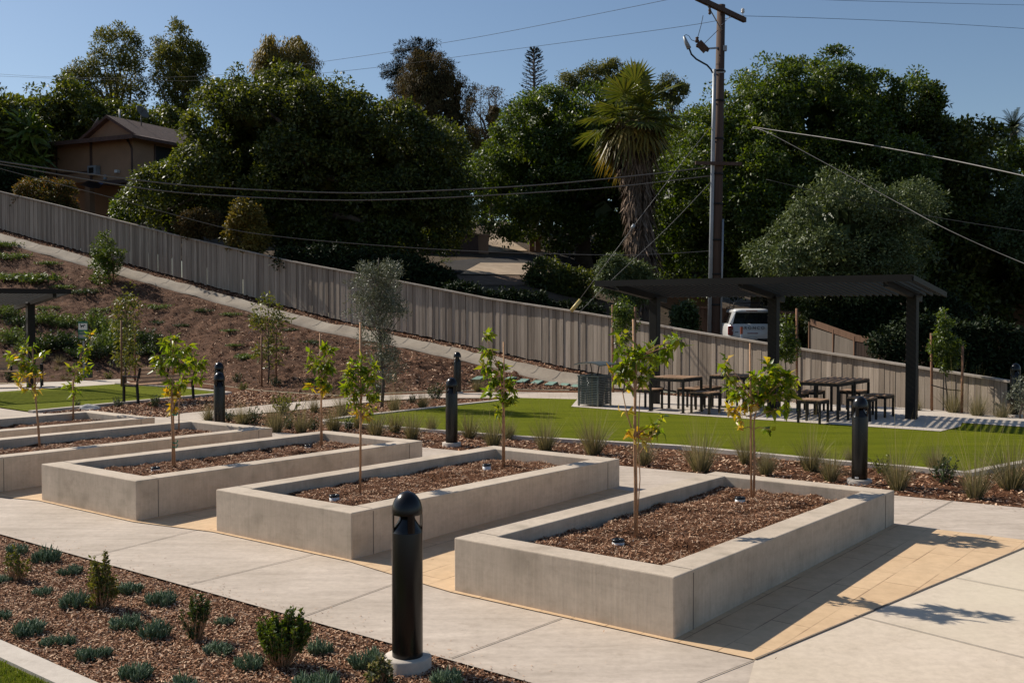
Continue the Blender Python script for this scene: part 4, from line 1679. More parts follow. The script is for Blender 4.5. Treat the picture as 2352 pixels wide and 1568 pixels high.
citrus(b, b.y, [(411, 940), (414, 900), (418, 870), (425, 850)], None,
       [(430, 845, 24, 22, 30, 0), (455, 835, 18, 16, 20, 0), (465, 850, 14, 12, 12, 0), (445, 870, 18, 14, 16, 0), (420, 865, 16, 16, 16, 0), (410, 810, 14, 16, 12, 0), (440, 815, 14, 14, 12, 0)],
       'citrus tree whose crown overlaps the green-tied one, back of the fourth planter', 8, leafL=.14, leafW=.064)
b = pbase(167, 965)
citrus(b, b.y, [(168, 920), (168, 890), (172, 860), (182, 830)], ((167, 872), (.015, .015, 0)),
       [(175, 865, 20, 16, 22, .05), (195, 840, 16, 10, 12, .1), (168, 885, 20, 12, 20, .05), (200, 800, 12, 14, 10, .4), (205, 775, 6, 14, 6, .3), (200, 855, 16, 10, 10, .05), (165, 845, 12, 12, 8, .1), (170, 905, 12, 10, 8, .05), (190, 820, 10, 10, 6, .2)],
       'thin citrus tree in front of the dog sign, in the farthest planter', 9, leafL=.138, leafW=.06)

# ------------------------------------------------------------------ small plants


def tuft(seed, n=260, h=.45, stalks=10, sh=1.0, spread=.55, mat='grass'):
    rng = np.random.default_rng(seed)
    V, Fq, mi = [], [], []
    k = 0

    def blade(p0, d0, L, wd, curve, seg, mm):
        nonlocal k
        side = unit(np.cross(d0, [0, 0, 1]) + rng.normal(size=3) * .3)
        p = p0.copy()
        dd = d0.copy()
        for j in range(seg + 1):
            t = j / seg
            wj = wd * (1 - t * .85)
            V.append(p - side * wj / 2)
            V.append(p + side * wj / 2)
            dd = unit(dd + np.array([0, 0, -curve / seg]) + np.array([d0[0], d0[1], 0]) * curve * .5 / seg)
            p = p + dd * L / seg
        for j in range(seg):
            Fq.append((k + 2 * j, k + 2 * j + 1, k + 2 * j + 3, k + 2 * j + 2))
            mi.append(mm)
        k += 2 * (seg + 1)
    for _ in range(n):
        a = rng.uniform(0, 2 * math.pi)
        tl = abs(rng.normal()) * spread
        r0 = rng.random() ** .5 * .07
        d0 = unit(np.array([math.cos(a) * tl, math.sin(a) * tl, 1.0]))
        blade(np.array([math.cos(a) * r0, math.sin(a) * r0, -.02]), d0, h * rng.uniform(.55, 1.25), rng.uniform(.004, .009), rng.uniform(.15, .7), 4, 0)
    for _ in range(stalks):
        a = rng.uniform(0, 2 * math.pi)
        tl = abs(rng.normal()) * .42
        d0 = unit(np.array([math.cos(a) * tl, math.sin(a) * tl, 1.0]))
        blade(np.array([math.cos(a) * .03, math.sin(a) * .03, 0]), d0, sh * rng.uniform(.7, 1.15), .0042, rng.uniform(.05, .3), 4, 1)
    return V, Fq, mi


def proto(name, V, Fq, mats, mi, cat, group):
    o = mesh_np(name, V, Fq, mats, mi)
    COL.objects.unlink(o)
    o['category'] = cat
    o['group'] = group
    return o


def inst(o, p, s, rz, label):
    c = o.copy()
    c.location = p
    c.scale = s if hasattr(s, '__len__') else (s, s, s)
    c.rotation_euler = (0, 0, rz)
    c['label'] = label
    COL.objects.link(c)
    return c


grp = 'tufted grasses in the bed by the lawn'
tufts = [proto('grass_tuft', *(lambda t: (t[0], t[1]))(tuft(s, n, h, st, sh, sp)), [M['grass'], M['straw']], None, 'grass', grp) for s, n, h, st, sh, sp in ()]
TP = []
for s, n, h, st, sh, sp in ((1, 430, .46, 14, .75, .34), (2, 400, .42, 34, .95, .36), (3, 430, .42, 10, .65, .42), (4, 340, .46, 40, 1.1, .34)):
    V, Fq, mi = tuft(s, n, h, st, sh, sp)
    TP.append(proto('grass_tuft', V, Fq, [M['grass'], M['straw']], mi, 'grass', grp))


def bush(seed, rx, rz, stems, lps, L, W, mat, up=.6, stemr=.004, leafn=None):
    """leafy little shrub: stems from the foot with leaves along their outer part"""
    rng = np.random.default_rng(seed)
    mb = MB()
    LP, LD = [], []
    for _ in range(stems):
        a = rng.uniform(0, 2 * math.pi)
        q = rng.random() ** .5
        e = Vector((math.cos(a) * q * rx, math.sin(a) * q * rx, rz * (rng.uniform(.55, 1.05) * (1 - .35 * q * q))))
        s = Vector((math.cos(a) * .1 * rx, math.sin(a) * .1 * rx, -.02))
        c = s.lerp(e, .55) + Vector((rng.normal() * rx * .1, rng.normal() * rx * .1, -.05 * rz))
        mb.tube([s, c, e], [stemr * 1.3, stemr, stemr * .4], 4, 0, False)
        for _ in range(lps):
            t = .25 + .75 * rng.random() ** .7
            b = s.lerp(c, t / .55) if t < .55 else c.lerp(e, (t - .55) / .45)
            dd = np.array((e - s).normalized())
            LP.append(np.array(b))
            LD.append(unit(dd * up + rdir(rng, 1)[0]))
    V1 = np.array(mb.v)
    F1 = np.array([f for f in mb.f])
    LP, LD = np.array(LP), np.array(LD)
    n = len(LP)
    N = rdir(rng, n) + np.array([0, 0, .6])
    N = unit(N - LD * (N * LD).sum(1, keepdims=True))
    V2, F2 = leaf4(LP, LD, N, L * rng.uniform(.6, 1.25, n), W * rng.uniform(.7, 1.2, n))
    return np.concatenate([V1, V2]), np.concatenate([F1, F2 + len(V1)]), np.concatenate([np.zeros(len(F1), int), np.ones(len(F2), int)])


def bushproto(name, mat, cat, group, **kw):
    V, Fq, mi = bush(mat=mat, **kw)
    return proto(name, V, Fq, [M['bark'], M[mat]], mi, cat, group)


bedsh = 'small green shrubs among the grasses'
BS = [bushproto('small_shrub', 'shrub_d', 'shrub', bedsh, seed=21, rx=.22, rz=.42, stems=30, lps=16, L=.045, W=.022),
      bushproto('small_shrub', 'shrub_o', 'shrub', bedsh, seed=22, rx=.24, rz=.38, stems=30, lps=16, L=.045, W=.022)]

grasses = [  # u, v of the foot, height in pixels, kind, label
    (479, 966, 34, 0, 'grass tuft left of the paired bollards, behind the fourth planter'),
    (298, 945, 0, 0, ''),
    (557, 973, 36, 2, 'low grass tuft right of the paired bollards'),
    (634, 992, 54, 0, 'grass tuft at the right corner of the fourth planter'),
    (692, 992, 50, 3, 'upright grass tuft behind the third planter, between two shrubs'),
    (722, 946, 30, 0, 'grass tuft on the edge of the pale walkway'),
    (767, 988, 46, 1, 'grass tuft behind the back tree of the third planter'),
    (788, 954, 44, 3, 'brown grass tuft beside the walkway, left of the second planter tree'),
    (823, 981, 34, 0, 'grass tuft showing behind the front tree of the second planter'),
    (863, 1000, 44, 2, 'wide grass tuft behind the third planter corner'),
    (907, 991, 42, 1, 'grass tuft at the left tip of the big lawn'),
    (947, 1008, 52, 0, 'grass tuft above the right corner of the third planter'),
    (905, 943, 40, 3, 'tall thin grass tuft by the walkway under the silvery tree'),
    (971, 935, 26, 2, 'round grass tuft by the far kerb of the lawn'),
    (991, 990, 34, 0, 'grass tuft on the lawn kerb left of the middle bollard'),
    (1078, 1003, 40, 2, 'grass tuft just right of the middle bollard'),
    (1133, 1023, 52, 1, 'grass tuft left of the lopsided citrus trunk'),
    (1170, 1006, 36, 0, 'grass tuft right of the lopsided citrus trunk'),
    (1253, 1033, 56, 1, 'grass tuft with fanned stalks before the lawn, left of the trash receptacle'),
    (1363, 1041, 66, 1, 'big feathery grass tuft in front of the trash receptacle'),
    (1479, 1066, 52, 0, 'grass tuft behind the long-branched citrus trunk'),
    (1609, 1080, 74, 1, 'big grass tuft midway between the two foremost citrus trees'),
    (1712, 1062, 60, 3, 'grass tuft left of the round-headed citrus trunk'),
    (1760, 1089, 54, 0, 'grass tuft right of the round-headed citrus trunk'),
    (1862, 1078, 62, 1, 'grass tuft in front of the joined picnic tables'),
    (1908, 1102, 58, 0, 'grass tuft left of the right-hand bollard'),
    (2062, 1122, 78, 3, 'grass tuft with three tall stalks right of the right-hand bollard'),
    (2240, 1141, 84, 3, 'grass tuft with long fanned straw stalks at the lawn corner'),
    (2322, 1120, 78, 2, 'grass tuft near the right edge of the view, beside the kerb'),
    (1955, 1062, 34, 1, 'thin grass tuft against the kerb behind the right-hand bollard'),
    (2150, 1082, 50, 1, 'thin grass tuft with fine stalks at the kerb near the lawn corner'),
    (1098, 898, 24, 2, 'small grass tuft below the leftmost valve lid'),
    (2105, 945, 26, 1, 'pale grass tuft at the fence, right of the right-hand post'),
    (2190, 950, 52, 3, 'spray of dry grass by the twin-staked tree at the fence'),
    (2245, 957, 44, 1, 'dry grass at the fence, right of the twin-staked tree'),
    (2300, 961, 30, 2, 'green grass tuft at the fence beside the far right bollard'),
    (1440, 880, 22, 2, 'grass tuft at the fence foot behind the left picnic table'),
]
rg = random.Random(9)
for u, v, hp, k, lab in grasses:
    if not lab:
        continue
    p = G(u, v)
    hh = hp * p.y / F * 1.2
    inst(TP[k], (p.x, p.y, gz(p.x, p.y) - .02), hh / [.46, .42, .36, .50][k], rg.uniform(0, 6), lab)
shr = [(528, 968, 34, 0, 'dark shrub immediately right of the paired bollards'), (581, 973, 46, 0, 'shrub by the walkway behind the fourth planter corner'), (661, 985, 40, 0, 'dark upright shrub between two grass tufts behind the fourth planter'),
       (652, 951, 66, 1, 'tall thin shrub standing in the walkway edge'), (720, 987, 36, 0, 'shrub just left of the third planter back tree trunk'), (800, 987, 36, 0, 'dark shrub right of the third planter back tree'),
       (948, 926, 28, 0, 'spiky little shrub at the walkway edge left of the middle bollard'), (1000, 915, 42, 0, 'dark bush behind the walkway, left of the middle bollard'), (970, 937, 20, 1, 'small shrub at the far kerb'),
       (860, 992, 40, 1, 'yellow-green shrub hidden among tufts at the lawn tip'), (2030, 1090, 60, 1, 'bright green bush right behind the right-hand bollard'), (2172, 1110, 74, 0, 'dark leafy bush between the stalky grasses on the right'),
       (2348, 1110, 44, 1, 'green bush cut off by the right edge of the view'), (545, 877, 26, 0, 'grey shrub at the foot of the slope, right of the paired bollards'), (558, 896, 26, 1, 'flat grey shrub beside the kerb tip of the side lawn'),
       (632, 886, 30, 0, 'grey shrub below the twin-staked tree on the slope'), (756, 902, 22, 0, 'shrub on the slope foot behind the third planter back tree'), (712, 882, 24, 1, 'small shrub higher on the slope foot'),
       (270, 935, 30, 0, 'grey shrub in front of the bench, left end'), (358, 935, 36, 0, 'grey shrub in front of the bench, middle'), (178, 936, 22, 0, 'grey shrub beside the pale rock'), (20, 874, 34, 0, 'grey shrub behind the left bench'),
       (250, 870, 24, 1, 'grey shrub at the slope foot behind the bench'), (870, 900, 30, 0, 'shrub beside the stake of the silvery tree'), (1325, 905, 10, 1, '')]
for u, v, hp, k, lab in shr:
    if not lab:
        continue
    p = place(u, v)
    inst(BS[k], (p.x, p.y, p.z - .02), hp * p.y / F / .42, rg.uniform(0, 6), lab)

# slope shrubs
slg = 'shrubs spread over the slope'
HS = [bushproto('slope_shrub', 'cover', 'shrub', slg, seed=31, rx=.62, rz=.62, stems=70, lps=22, L=.11, W=.03),
      bushproto('slope_shrub', 'shrub_d', 'shrub', slg, seed=32, rx=.66, rz=.52, stems=70, lps=22, L=.10, W=.035),
      bushproto('creeping_groundcover', 'cover', 'ground cover', 'creeping plants on the slope', seed=33, rx=.6, rz=.16, stems=60, lps=16, L=.10, W=.03, up=.3),
      bushproto('creeping_groundcover', 'shrub_d', 'ground cover', 'creeping plants on the slope', seed=34, rx=.5, rz=.14, stems=40, lps=14, L=.09, W=.03, up=.3)]
tuftslope = proto('slope_grass', *tuft(8, 220, .35, 3, .5, .8)[:2], [M['grass'], M['straw']], None, 'grass', 'little grasses at the slope foot')
slope = [(105, 745, 26, 0, 'slope shrub right of the left shade post, upper one'), (154, 752, 26, 0, 'slope shrub just left of the dog sign panel'), (215, 752, 30, 0, 'slope shrub just right of the dog sign panel'), (118, 802, 34, 1, 'dark slope shrub behind the left shade post foot'),
         (30, 790, 32, 0, 'slope shrub left of the left shade post, lower one'), (165, 800, 30, 1, 'slope shrub behind the thin citrus crown'), (236, 812, 36, 0, 'big slope shrub behind the yellow-lit citrus tip'), (270, 790, 32, 0, 'slope shrub at the left stake of the twin-staked slope tree'),
         (325, 790, 28, 1, 'slope shrub right of the twin-staked slope tree'), (335, 815, 24, 1, 'low dark slope shrub under the twin-staked slope tree'), (10, 730, 30, 0, 'slope shrub at the left edge under the roof'), (50, 748, 22, 1, 'dark slope shrub left of the left shade post, higher up'),
         (75, 812, 30, 0, 'slope shrub at the foot of the left shade post'), (200, 822, 30, 1, 'dark slope shrub behind the dog station'), (285, 750, 18, 0, 'small slope shrub between slope trees'), (245, 770, 30, 0, 'round slope shrub above the big one'),
         (10, 565, 20, 2, 'green mat high on the slope at the left edge'), (25, 592, 22, 2, 'green mat below the topmost one at the left edge'), (82, 645, 34, 2, 'widest bright green mat on the left slope'), (112, 606, 14, 2, 'small green mat beneath the ditch at left'), (8, 640, 26, 2, 'green mat just above the left roof'),
         (195, 672, 20, 3, 'mat right of the roof tip'), (366, 706, 16, 2, 'grassy mat mid slope'), (230, 712, 13, 2, 'small mat below the bushy green slope tree'), (468, 714, 14, 3, 'mat below the ditch, left of the spindly slope tree'), (530, 722, 12, 2, 'mat next to the spindly slope tree'),
         (365, 740, 12, 3, 'yellowish mat on the mid slope'), (417, 748, 11, 3, 'small mat right of the yellowish one'), (528, 759, 10, 2, 'small mat in the middle of the bare slope'), (540, 792, 10, 2, 'small mat left of the spindly slope tree stakes'), (574, 820, 18, 2, 'mat at the left stake of the spindly slope tree'),
         (108, 708, 14, 2, 'mat right above the shrubs near the left post'), (719, 786, 14, 3, 'mat behind the third planter back tree crown'), (668, 757, 11, 3, 'mat right of the spindly slope tree'), (147, 660, 14, 2, 'mat right of the widest green mat'), (640, 800, 11, 2, 'low green mat between stakes'), (10, 690, 16, 2, 'mat under the left roof')]
for u, v, hp, k, lab in slope:
    p = place(u, v)
    sz = hp * p.y / F / [.62, .52, .32, .30][k]
    s = (sz * 1.45, sz * 1.45, sz * 1.4) if k < 2 else (sz * 1.25, sz * 1.25, sz * 1.1)
    o = inst(HS[k], (p.x, p.y, p.z - .03), s, rg.uniform(0, 6), lab)
for i, (u, v, hp, lab) in enumerate(((135, 832, 20, 'slope foot grass right of the left shade post'), (101, 830, 20, 'slope foot grass behind the left shade post'), (130, 849, 16, 'slope foot grass lower down, left of the dog station'), (159, 852, 20, 'brownish slope foot grass left of the dog bin'),
                                     (145, 870, 14, 'slope foot grass at the path left of the dog post'), (121, 867, 10, 'tiny slope foot grass at the path'), (160, 872, 14, 'ochre slope foot grass at the base of the dog post'))):
    p = place(u, v)
    inst(tuftslope, (p.x, p.y, p.z - .02), hp * p.y / F / .33, i, lab)

# foreground succulents


def succulent(seed, rx, h, n):
    rng = np.random.default_rng(seed)
    V, Fq = [], []
    k = 0
    ns = n // 9
    for _ in range(ns):
        a = rng.uniform(0, 2 * math.pi)
        q = rng.random() ** .5
        base = np.array([math.cos(a) * q * rx, math.sin(a) * q * rx, -.01])
        hh = h * rng.uniform(.45, 1.0) * (1 - .35 * q)
        lean = np.array([math.cos(a) * q * .5, math.sin(a) * q * .5, 1.0])
        for j in range(9):
            t = rng.random() ** .6
            p = base + unit(lean) * hh * t * .75
            d = unit(unit(lean) * .9 + rdir(rng, 1)[0] * .75 + np.array([0, 0, .25]))
            L = rng.uniform(.045, .085)
            rd = rng.uniform(.005, .0085)
            s = unit(np.cross(d, rdir(rng, 1)[0]))
            t2 = np.cross(d, s)
            for f, rr_ in ((0, .7), (.55, 1.0), (1.0, .15)):
                for m in range(4):
                    an = m * math.pi / 2
                    V.append(p + d * L * f + (s * math.cos(an) + t2 * math.sin(an)) * rd * rr_)
            for f in range(2):
                for m in range(4):
                    Fq.append((k + f * 4 + m, k + f * 4 + (m + 1) % 4, k + f * 4 + 4 + (m + 1) % 4, k + f * 4 + 4 + m))
            Fq.append((k + 8, k + 9, k + 10, k + 11))
            k += 12
    return V, Fq


sg_ = 'blue-green succulents in the front bed'
SU = []
for s, rx, h, n in ((51, .14, .17, 420), (52, .13, .16, 360), (53, .16, .15, 460), (54, .12, .18, 380)):
    V, Fq = succulent(s, rx, h, n)
    SU.append(proto('succulent', V, Fq, [M['succ']], None, 'succulent', sg_))
succ = [(105, 1288, 58, 0, 'blue succulent with dried flower stalks near the path edge at left'), (42, 1270, 46, 1, 'blue succulent behind the thin shrub at the far left'), (4, 1332, 46, 2, 'succulent cut by the left edge, upper one'), (163, 1315, 48, 1, 'succulent right of the one with dried stalks'),
        (99, 1361, 44, 2, 'small reddish-green succulent left of the tall shrub'), (171, 1390, 62, 0, 'dense blue succulent touching the tall shrub'), (5, 1417, 46, 1, 'succulent cut by the left edge, lower one'), (65, 1453, 62, 3, 'succulent near the concrete kerb at the left'), (118, 1476, 46, 2, 'flat succulent mat near the kerb, left lump'),
        (152, 1474, 46, 0, 'flat succulent mat near the kerb, right lump'), (200, 1511, 50, 1, 'succulent halfway along the kerb, left one of two'), (240, 1501, 36, 3, 'small sprig-like succulent beside the halfway one'), (312, 1552, 80, 2, 'broad dark succulent near the bottom edge left of centre'),
        (411, 1586, 78, 0, 'succulent cut by the bottom edge'), (291, 1436, 70, 2, 'dark blue succulent in the centre of the bed'), (357, 1459, 60, 3, 'upright succulent right of the dark central one'), (301, 1358, 52, 1, 'succulent right of the tall shrub by the path'),
        (371, 1384, 74, 2, 'wide succulent beside the path, above the central pair'), (513, 1429, 42, 0, 'small pale succulent by the path behind the two-tiered shrub'), (499, 1497, 62, 1, 'succulent between the two-tiered and the round shrub'), (572, 1528, 70, 2, 'succulent at the left foot of the round bright shrub'),
        (736, 1494, 60, 0, 'succulent right of the round bright shrub'), (845, 1526, 70, 1, 'succulent left of the nearest bollard base'), (727, 1580, 88, 2, 'large succulent below the round bright shrub at the bottom edge'), (1028, 1570, 66, 3, 'succulent right of the nearest bollard base')]
for i, (u, v, wpx, k, lab) in enumerate(succ):
    p = G(u, v)
    s = wpx * p.y / F / 2 / [.15, .14, .17, .13][k]
    inst(SU[k], (p.x, p.y, -.02), (s * .92 * rg.uniform(.9, 1.1), s * .92 * rg.uniform(.85, 1.1), s * rg.uniform(1.05, 1.5)), i * 1.3, lab)
# dried stalks on the first succulent's neighbour
# foreground shrubs


def fshrub(name, u, v, label, parts_, mat, seed):
    rng = np.random.default_rng(seed)
    p = G(u, v, -.02)
    r = thing(name, p, label, 'shrub')
    mb = MB()
    LP, LD = [], []
    for (cu, cv, ru, rv, stems, lps) in parts_:
        c = P(cu, cv, p.y)
        rx, rz_ = ru * p.y / F, rv * p.y / F
        for _ in range(stems):
            dd = rdir(rng, 1)[0]
            q = rng.random() ** .4
            e = c + Vector((dd[0] * rx * q, dd[1] * rx * q, dd[2] * rz_ * q))
            s = Vector(p) + Vector((rng.normal() * .012, rng.normal() * .012, -.02))
            m = s.lerp(e, .5) + Vector((dd[0] * rx * .25, dd[1] * rx * .25, 0))
            mb.tube([s, m, e], [.004, .003, .0012], 4, 0, False)
            ax_ = np.array((e - m).normalized())
            for _ in range(lps):
                t = rng.random() ** .7
                b_ = m.lerp(e, .25 + .75 * t)
                LP.append(np.array(b_))
                LD.append(unit(ax_ * .5 + rdir(rng, 1)[0] + np.array([0, 0, .3])))
    mb.build('stems', M['bark_young'], r)
    LP, LD = np.array(LP), np.array(LD)
    n = len(LP)
    N = rdir(rng, n) + np.array([0, 0, .5])
    N = unit(N - LD * (N * LD).sum(1, keepdims=True))
    V, Fq = leaf5(LP, LD, N, rng.uniform(.020, .038, n), rng.uniform(.012, .02, n))
    attach(mesh_np('foliage', V, Fq, [M[mat]]), r)


fshrub('flowering_shrub', 232, 1399, 'tall olive-green shrub with pointed tips near the path edge', [(232, 1330, 30, 50, 70, 14), (218, 1290, 12, 24, 14, 14), (243, 1282, 6, 24, 8, 14), (245, 1345, 28, 40, 40, 14), (215, 1380, 20, 14, 14, 10)], 'shrub_o', 61)
fshrub('flowering_shrub', 38, 1335, 'thin reddish-stemmed shrub at the far left of the front bed', [(30, 1280, 22, 28, 22, 12), (55, 1300, 16, 24, 12, 10), (40, 1310, 30, 18, 10, 6)], 'shrub_o', 62)
fshrub('flowering_shrub', 452, 1474, 'sparse two-tiered shrub between blue succulents', [(457, 1388, 30, 24, 34, 14), (448, 1445, 24, 22, 26, 12), (415, 1415, 6, 26, 6, 8), (470, 1400, 16, 14, 10, 12)], 'shrub_d', 63)
fshrub('round_shrub', 648, 1532, 'round bright green shrub left of the nearest bollard', [(650, 1455, 56, 46, 150, 18), (615, 1440, 26, 28, 40, 18), (668, 1412, 10, 22, 14, 18), (690, 1420, 14, 22, 20, 18), (700, 1450, 22, 26, 30, 18), (628, 1420, 10, 14, 10, 16), (640, 1500, 34, 20, 40, 14)], 'shrub', 64)
fshrub('flowering_shrub', 876, 1572, 'cream-speckled shrub against the nearest bollard base', [(875, 1540, 36, 26, 46, 14), (880, 1515, 14, 18, 14, 12), (850, 1560, 18, 20, 14, 12)], 'shrub_c', 65)
# ------------------------------------------------------------------ utility pole
DP = 33.0
pb = P(1640, 770, DP)
pt_ = P(1656.5, 12, DP)
pgz = ground_z(pb.x, pb.y)
foot = Vector((pb.x, pb.y, pgz))
ur = thing('utility_pole', foot, 'tall leaning wooden utility pole with grey riser conduit beside the white car', 'utility pole')
MB().tube([foot - Vector((0, 0, .5)), foot.lerp(pt_, .5), pt_], [.185, .16, .125], 14).build('pole', M['polewood'], ur)


def on_pole(v):
    t = (2.3 + (712 - v) / F * DP - foot.z) / (pt_.z - foot.z)
    return foot.lerp(pt_, t)


ca = on_pole(33)
adir = Vector((.63, .78, 0)).normalized()
ca2 = ca - Vector((adir.y, -adir.x, 0)) * .0 + Vector((0, -.19, 0))
aL, aR = ca2 - adir * 1.62, ca2 + adir * 1.52
arm = MB().beam(aL, aR, .115, .15).build('crossarm', M['polewood'], ur)
br = MB()
br.beam(ca2 - adir * .95 - Vector((0, 0, .07)), on_pole(78) + Vector((0, -.16, 0)), .035, .008)
br.build('brace', M['galv'], ur)
br = MB()
br.beam(ca2 + adir * .55 - Vector((0, 0, .07)), on_pole(66) + Vector((0, -.16, 0)), .035, .008)
br.build('brace', M['galv'], ur)
INS = []
for o in (-.85, 1.38):
    q = ca2 + adir * o + Vector((0, 0, .075))
    m = MB().lathe([(.012, 0), (.012, .12), (.05, .13), (.06, .17), (.035, .18), (.055, .2), (.055, .23), (.025, .27), (0, .27)], 12, q)
    m.build('insulator', M['insul'], ur)
    INS.append(q + Vector((0, 0, .26)))
q = ca2 - adir * .78 + Vector((0, .05, -.12))
MB().lathe([(.0, .08), (.05, .06), (.03, 0), (.05, -.06), (.03, -.11), (.05, -.16), (0, -.2)], 12, q).build('insulator', M['polewood'], ur)
# lower arm with cable termination
la = on_pole(115)
lb = P(1601, 100, DP - .3)
arm2 = MB()
arm2.beam(la, P(1627, 112, DP - .3), .06, .05)
arm2.build('bracket', M['galv'], ur)
arm2 = MB()
arm2.beam(P(1622, 117, DP - .35), P(1604, 98, DP - .35), .12, .2)
arm2.beam(P(1628, 116, DP - .3), P(1600, 104, DP - .3), .10, .10)
arm2.build('cutout', M['polewood'], ur)
MB().lathe([(0, .18), (.06, .15), (.04, .1), (.07, .05), (.05, 0), (0, -.02)], 12, P(1601, 98, DP - .3)).build('insulator', M['polewood'], ur)
MB().tube([P(1571, 84, DP - .3), P(1576, 98, DP - .3), P(1583, 112, DP - .3)], [.035, .06, .07], 10).build('cable_termination', M['galv'], ur)
MB().tube([P(1583, 112, DP - .3), P(1588, 125, DP - .3), P(1599, 136, DP - .3), P(1613, 144, DP - .3), P(1624, 150, DP - .25), P(1633, 160, DP - .2), P(1637, 168, DP - .2)], .028, 8).build('riser_cable', M['wire_thin'], ur)
MB().tube([P(1571, 83, DP - .3), P(1576, 80, DP - .3), P(1582, 83, DP - .3), P(1588, 92, DP - .3), P(1598, 96, DP - .3)], .01, 5).build('jumper_wire', M['wire_thin'], ur)
MB().tube([P(1615, 36, DP - .3), P(1610, 60, DP - .3), P(1601, 92, DP - .3)], .01, 5).build('jumper_wire', M['wire_thin'], ur)
MB().tube([on_pole(77) + Vector((-.1, -.1, 0)), P(1616, 102, DP - .3)], .01, 5).build('jumper_wire', M['wire_thin'], ur)
lx = Vector((-.19, -.13, 0))
cd = [on_pole(v) + lx for v in (166, 300, 500, 770)]
MB().tube(cd, .062, 12).build('riser_conduit', M['galv'], ur)
cd = [on_pole(v) + Vector((.16, -.16, 0)) for v in (505, 620, 770)]
MB().tube(cd, .03, 8).build('small_conduit', M['galv'], ur)
m = MB()
for v in (169, 236, 322, 402, 470, 552, 630, 700):
    c = on_pole(v) + Vector((-.03, -.0, 0))
    m.lathe([(.2, -.03), (.215, 0), (.2, .03)], 16, c)
m.build('strap', M['steel'], ur)
c5 = on_pole(380)
MB().beam(c5 + Vector((-.75, -.25, .02)), c5 + Vector((.7, -.15, 0)), .09, .10).build('telecom_arm', M['polewood'], ur)
m = MB().box(on_pole(118) + Vector((.12, -.08, 0)), (.12, .12, .16))
m.box(on_pole(170) + Vector((.0, -.15, 0)), (.22, .02, .12))
m.build('pole_hardware', M['galv'], ur)


# ------------------------------------------------------------------ cables


def cable(pts, rad, label, mat='wire', cat='cable', grp='overhead cables'):
    """pts: (u, v, d); smooth curve through them"""
    q = [P(*p) for p in pts]
    out = []
    n = len(q)
    for i in range(n - 1):
        p0 = q[max(i - 1, 0)]
        p1, p2 = q[i], q[i + 1]
        p3 = q[min(i + 2, n - 1)]
        for k in range(8):
            t = k / 8
            out.append(.5 * ((2 * p1) + (-p0 + p2) * t + (2 * p0 - 5 * p1 + 4 * p2 - p3) * t * t + (-p0 + 3 * p1 - 3 * p2 + p3) * t ** 3))
    out.append(q[-1])
    r = MB().tube(out, rad, 6).build('overhead_cable', M[mat])
    return tag(r, label, cat, grp)


cable([(-260, 330, 27), (0, 371, 28.5), (300, 412, 30), (500, 431, 31), (784, 443, 32), (1000, 438, 32.3), (1250, 424, 32.6), (1476, 402, 32.8), (1630, 384, 33)], .020, 'upper of two pale cables sagging across the dark trees to the pole')
cable([(-260, 328, 27), (0, 377, 28.5), (337, 434, 30), (560, 452, 31), (784, 460, 32), (1000, 455, 32.3), (1250, 441, 32.6), (1425, 428, 32.8), (1632, 404, 33)], .018, 'lower of two pale cables sagging across the dark trees to the pole')
cable([(-260, 306, 27), (0, 387, 28.5), (230, 447, 29.5), (506, 521, 31), (624, 541, 31.5), (784, 557, 32), (1050, 575, 32.4), (1350, 585, 32.7), (1500, 584, 32.9), (1636, 576, 33)], .011, 'thin cable crossing the house yard and the driveway to the pole')
cable([(1732, 292, 38), (1790, 301, 36), (1950, 325, 32), (2150, 361, 28), (2352, 404, 25), (2600, 462, 22)], .017, 'thick pale cable running down right from the big ficus')
cable([(1726, 297, 38), (1760, 303, 37), (1900, 377, 35), (2050, 459, 33), (2176, 527, 31), (2352, 605, 29), (2600, 700, 26)], .012, 'thin cable dropping steeply right across the dark ficus')
cable([(1760, 412, 37), (1950, 458, 35), (2080, 487, 34), (2352, 531, 31), (2600, 560, 28)], .010, 'thin cable low across the grey-green tree on the right', 'wire_thin')
iR = P(1704, 36, 34.3)
cable([(1700, 37, 34.3), (1850, 41, 36), (2100, 51, 40), (2352, 66, 44), (2600, 84, 48)], .0075, 'thin power line going right from the crossarm end', 'wire_thin')
cable([(1616, 5, 32.3), (1700, -14, 34), (1870, -1, 38), (2100, 6, 43), (2352, 12, 48), (2600, 16, 52)], .0075, 'thin power line across the top right corner of the sky', 'wire_thin')
cable([(1690, 38, 34), (1568, 61, 36), (1176, 114, 42), (784, 164, 48), (480, 185, 53), (145, 181, 58), (-150, 168, 64)], .0075, 'lower thin power line crossing the sky to the left trees', 'wire_thin')
cable([(1620, -22, 31.5), (1537, -1, 33), (1176, 71, 40), (1000, 102, 43), (784, 136, 48), (480, 174, 54), (145, 178, 60), (-150, 160, 66)], .0075, 'upper thin power line crossing the sky to the left trees', 'wire_thin')
# guys
gy = thing('guy_wire', P(1300, 728, 31.5), 'taut guy wire with yellow guard anchored behind the fence', 'guy wire')
e = P(1312, 714, 31.6)
MB().tube([on_pole(285) + Vector((-.15, -.1, 0)), P(1568, 371, 32.7), P(1455, 520, 32.1), e], .011, 6).build('strand', M['wire'], gy)
MB().tube([P(1312, 714, 31.6), P(1333, 689, 31.7)], .06, 8).build('guard', M['yellow'], gy)
MB().tube([P(1451, 525, 32.1), P(1457, 516, 32.1)], .05, 8).build('strain_insulator', M['galv'], gy)
cable([(1634, 417, 32.9), (1533, 523, 32.4), (1400, 648, 31.9), (1330, 718, 31.6)], .010, 'second guy wire without a guard, slanting down left of the pole', 'wire', 'guy wire', 'guy wires')

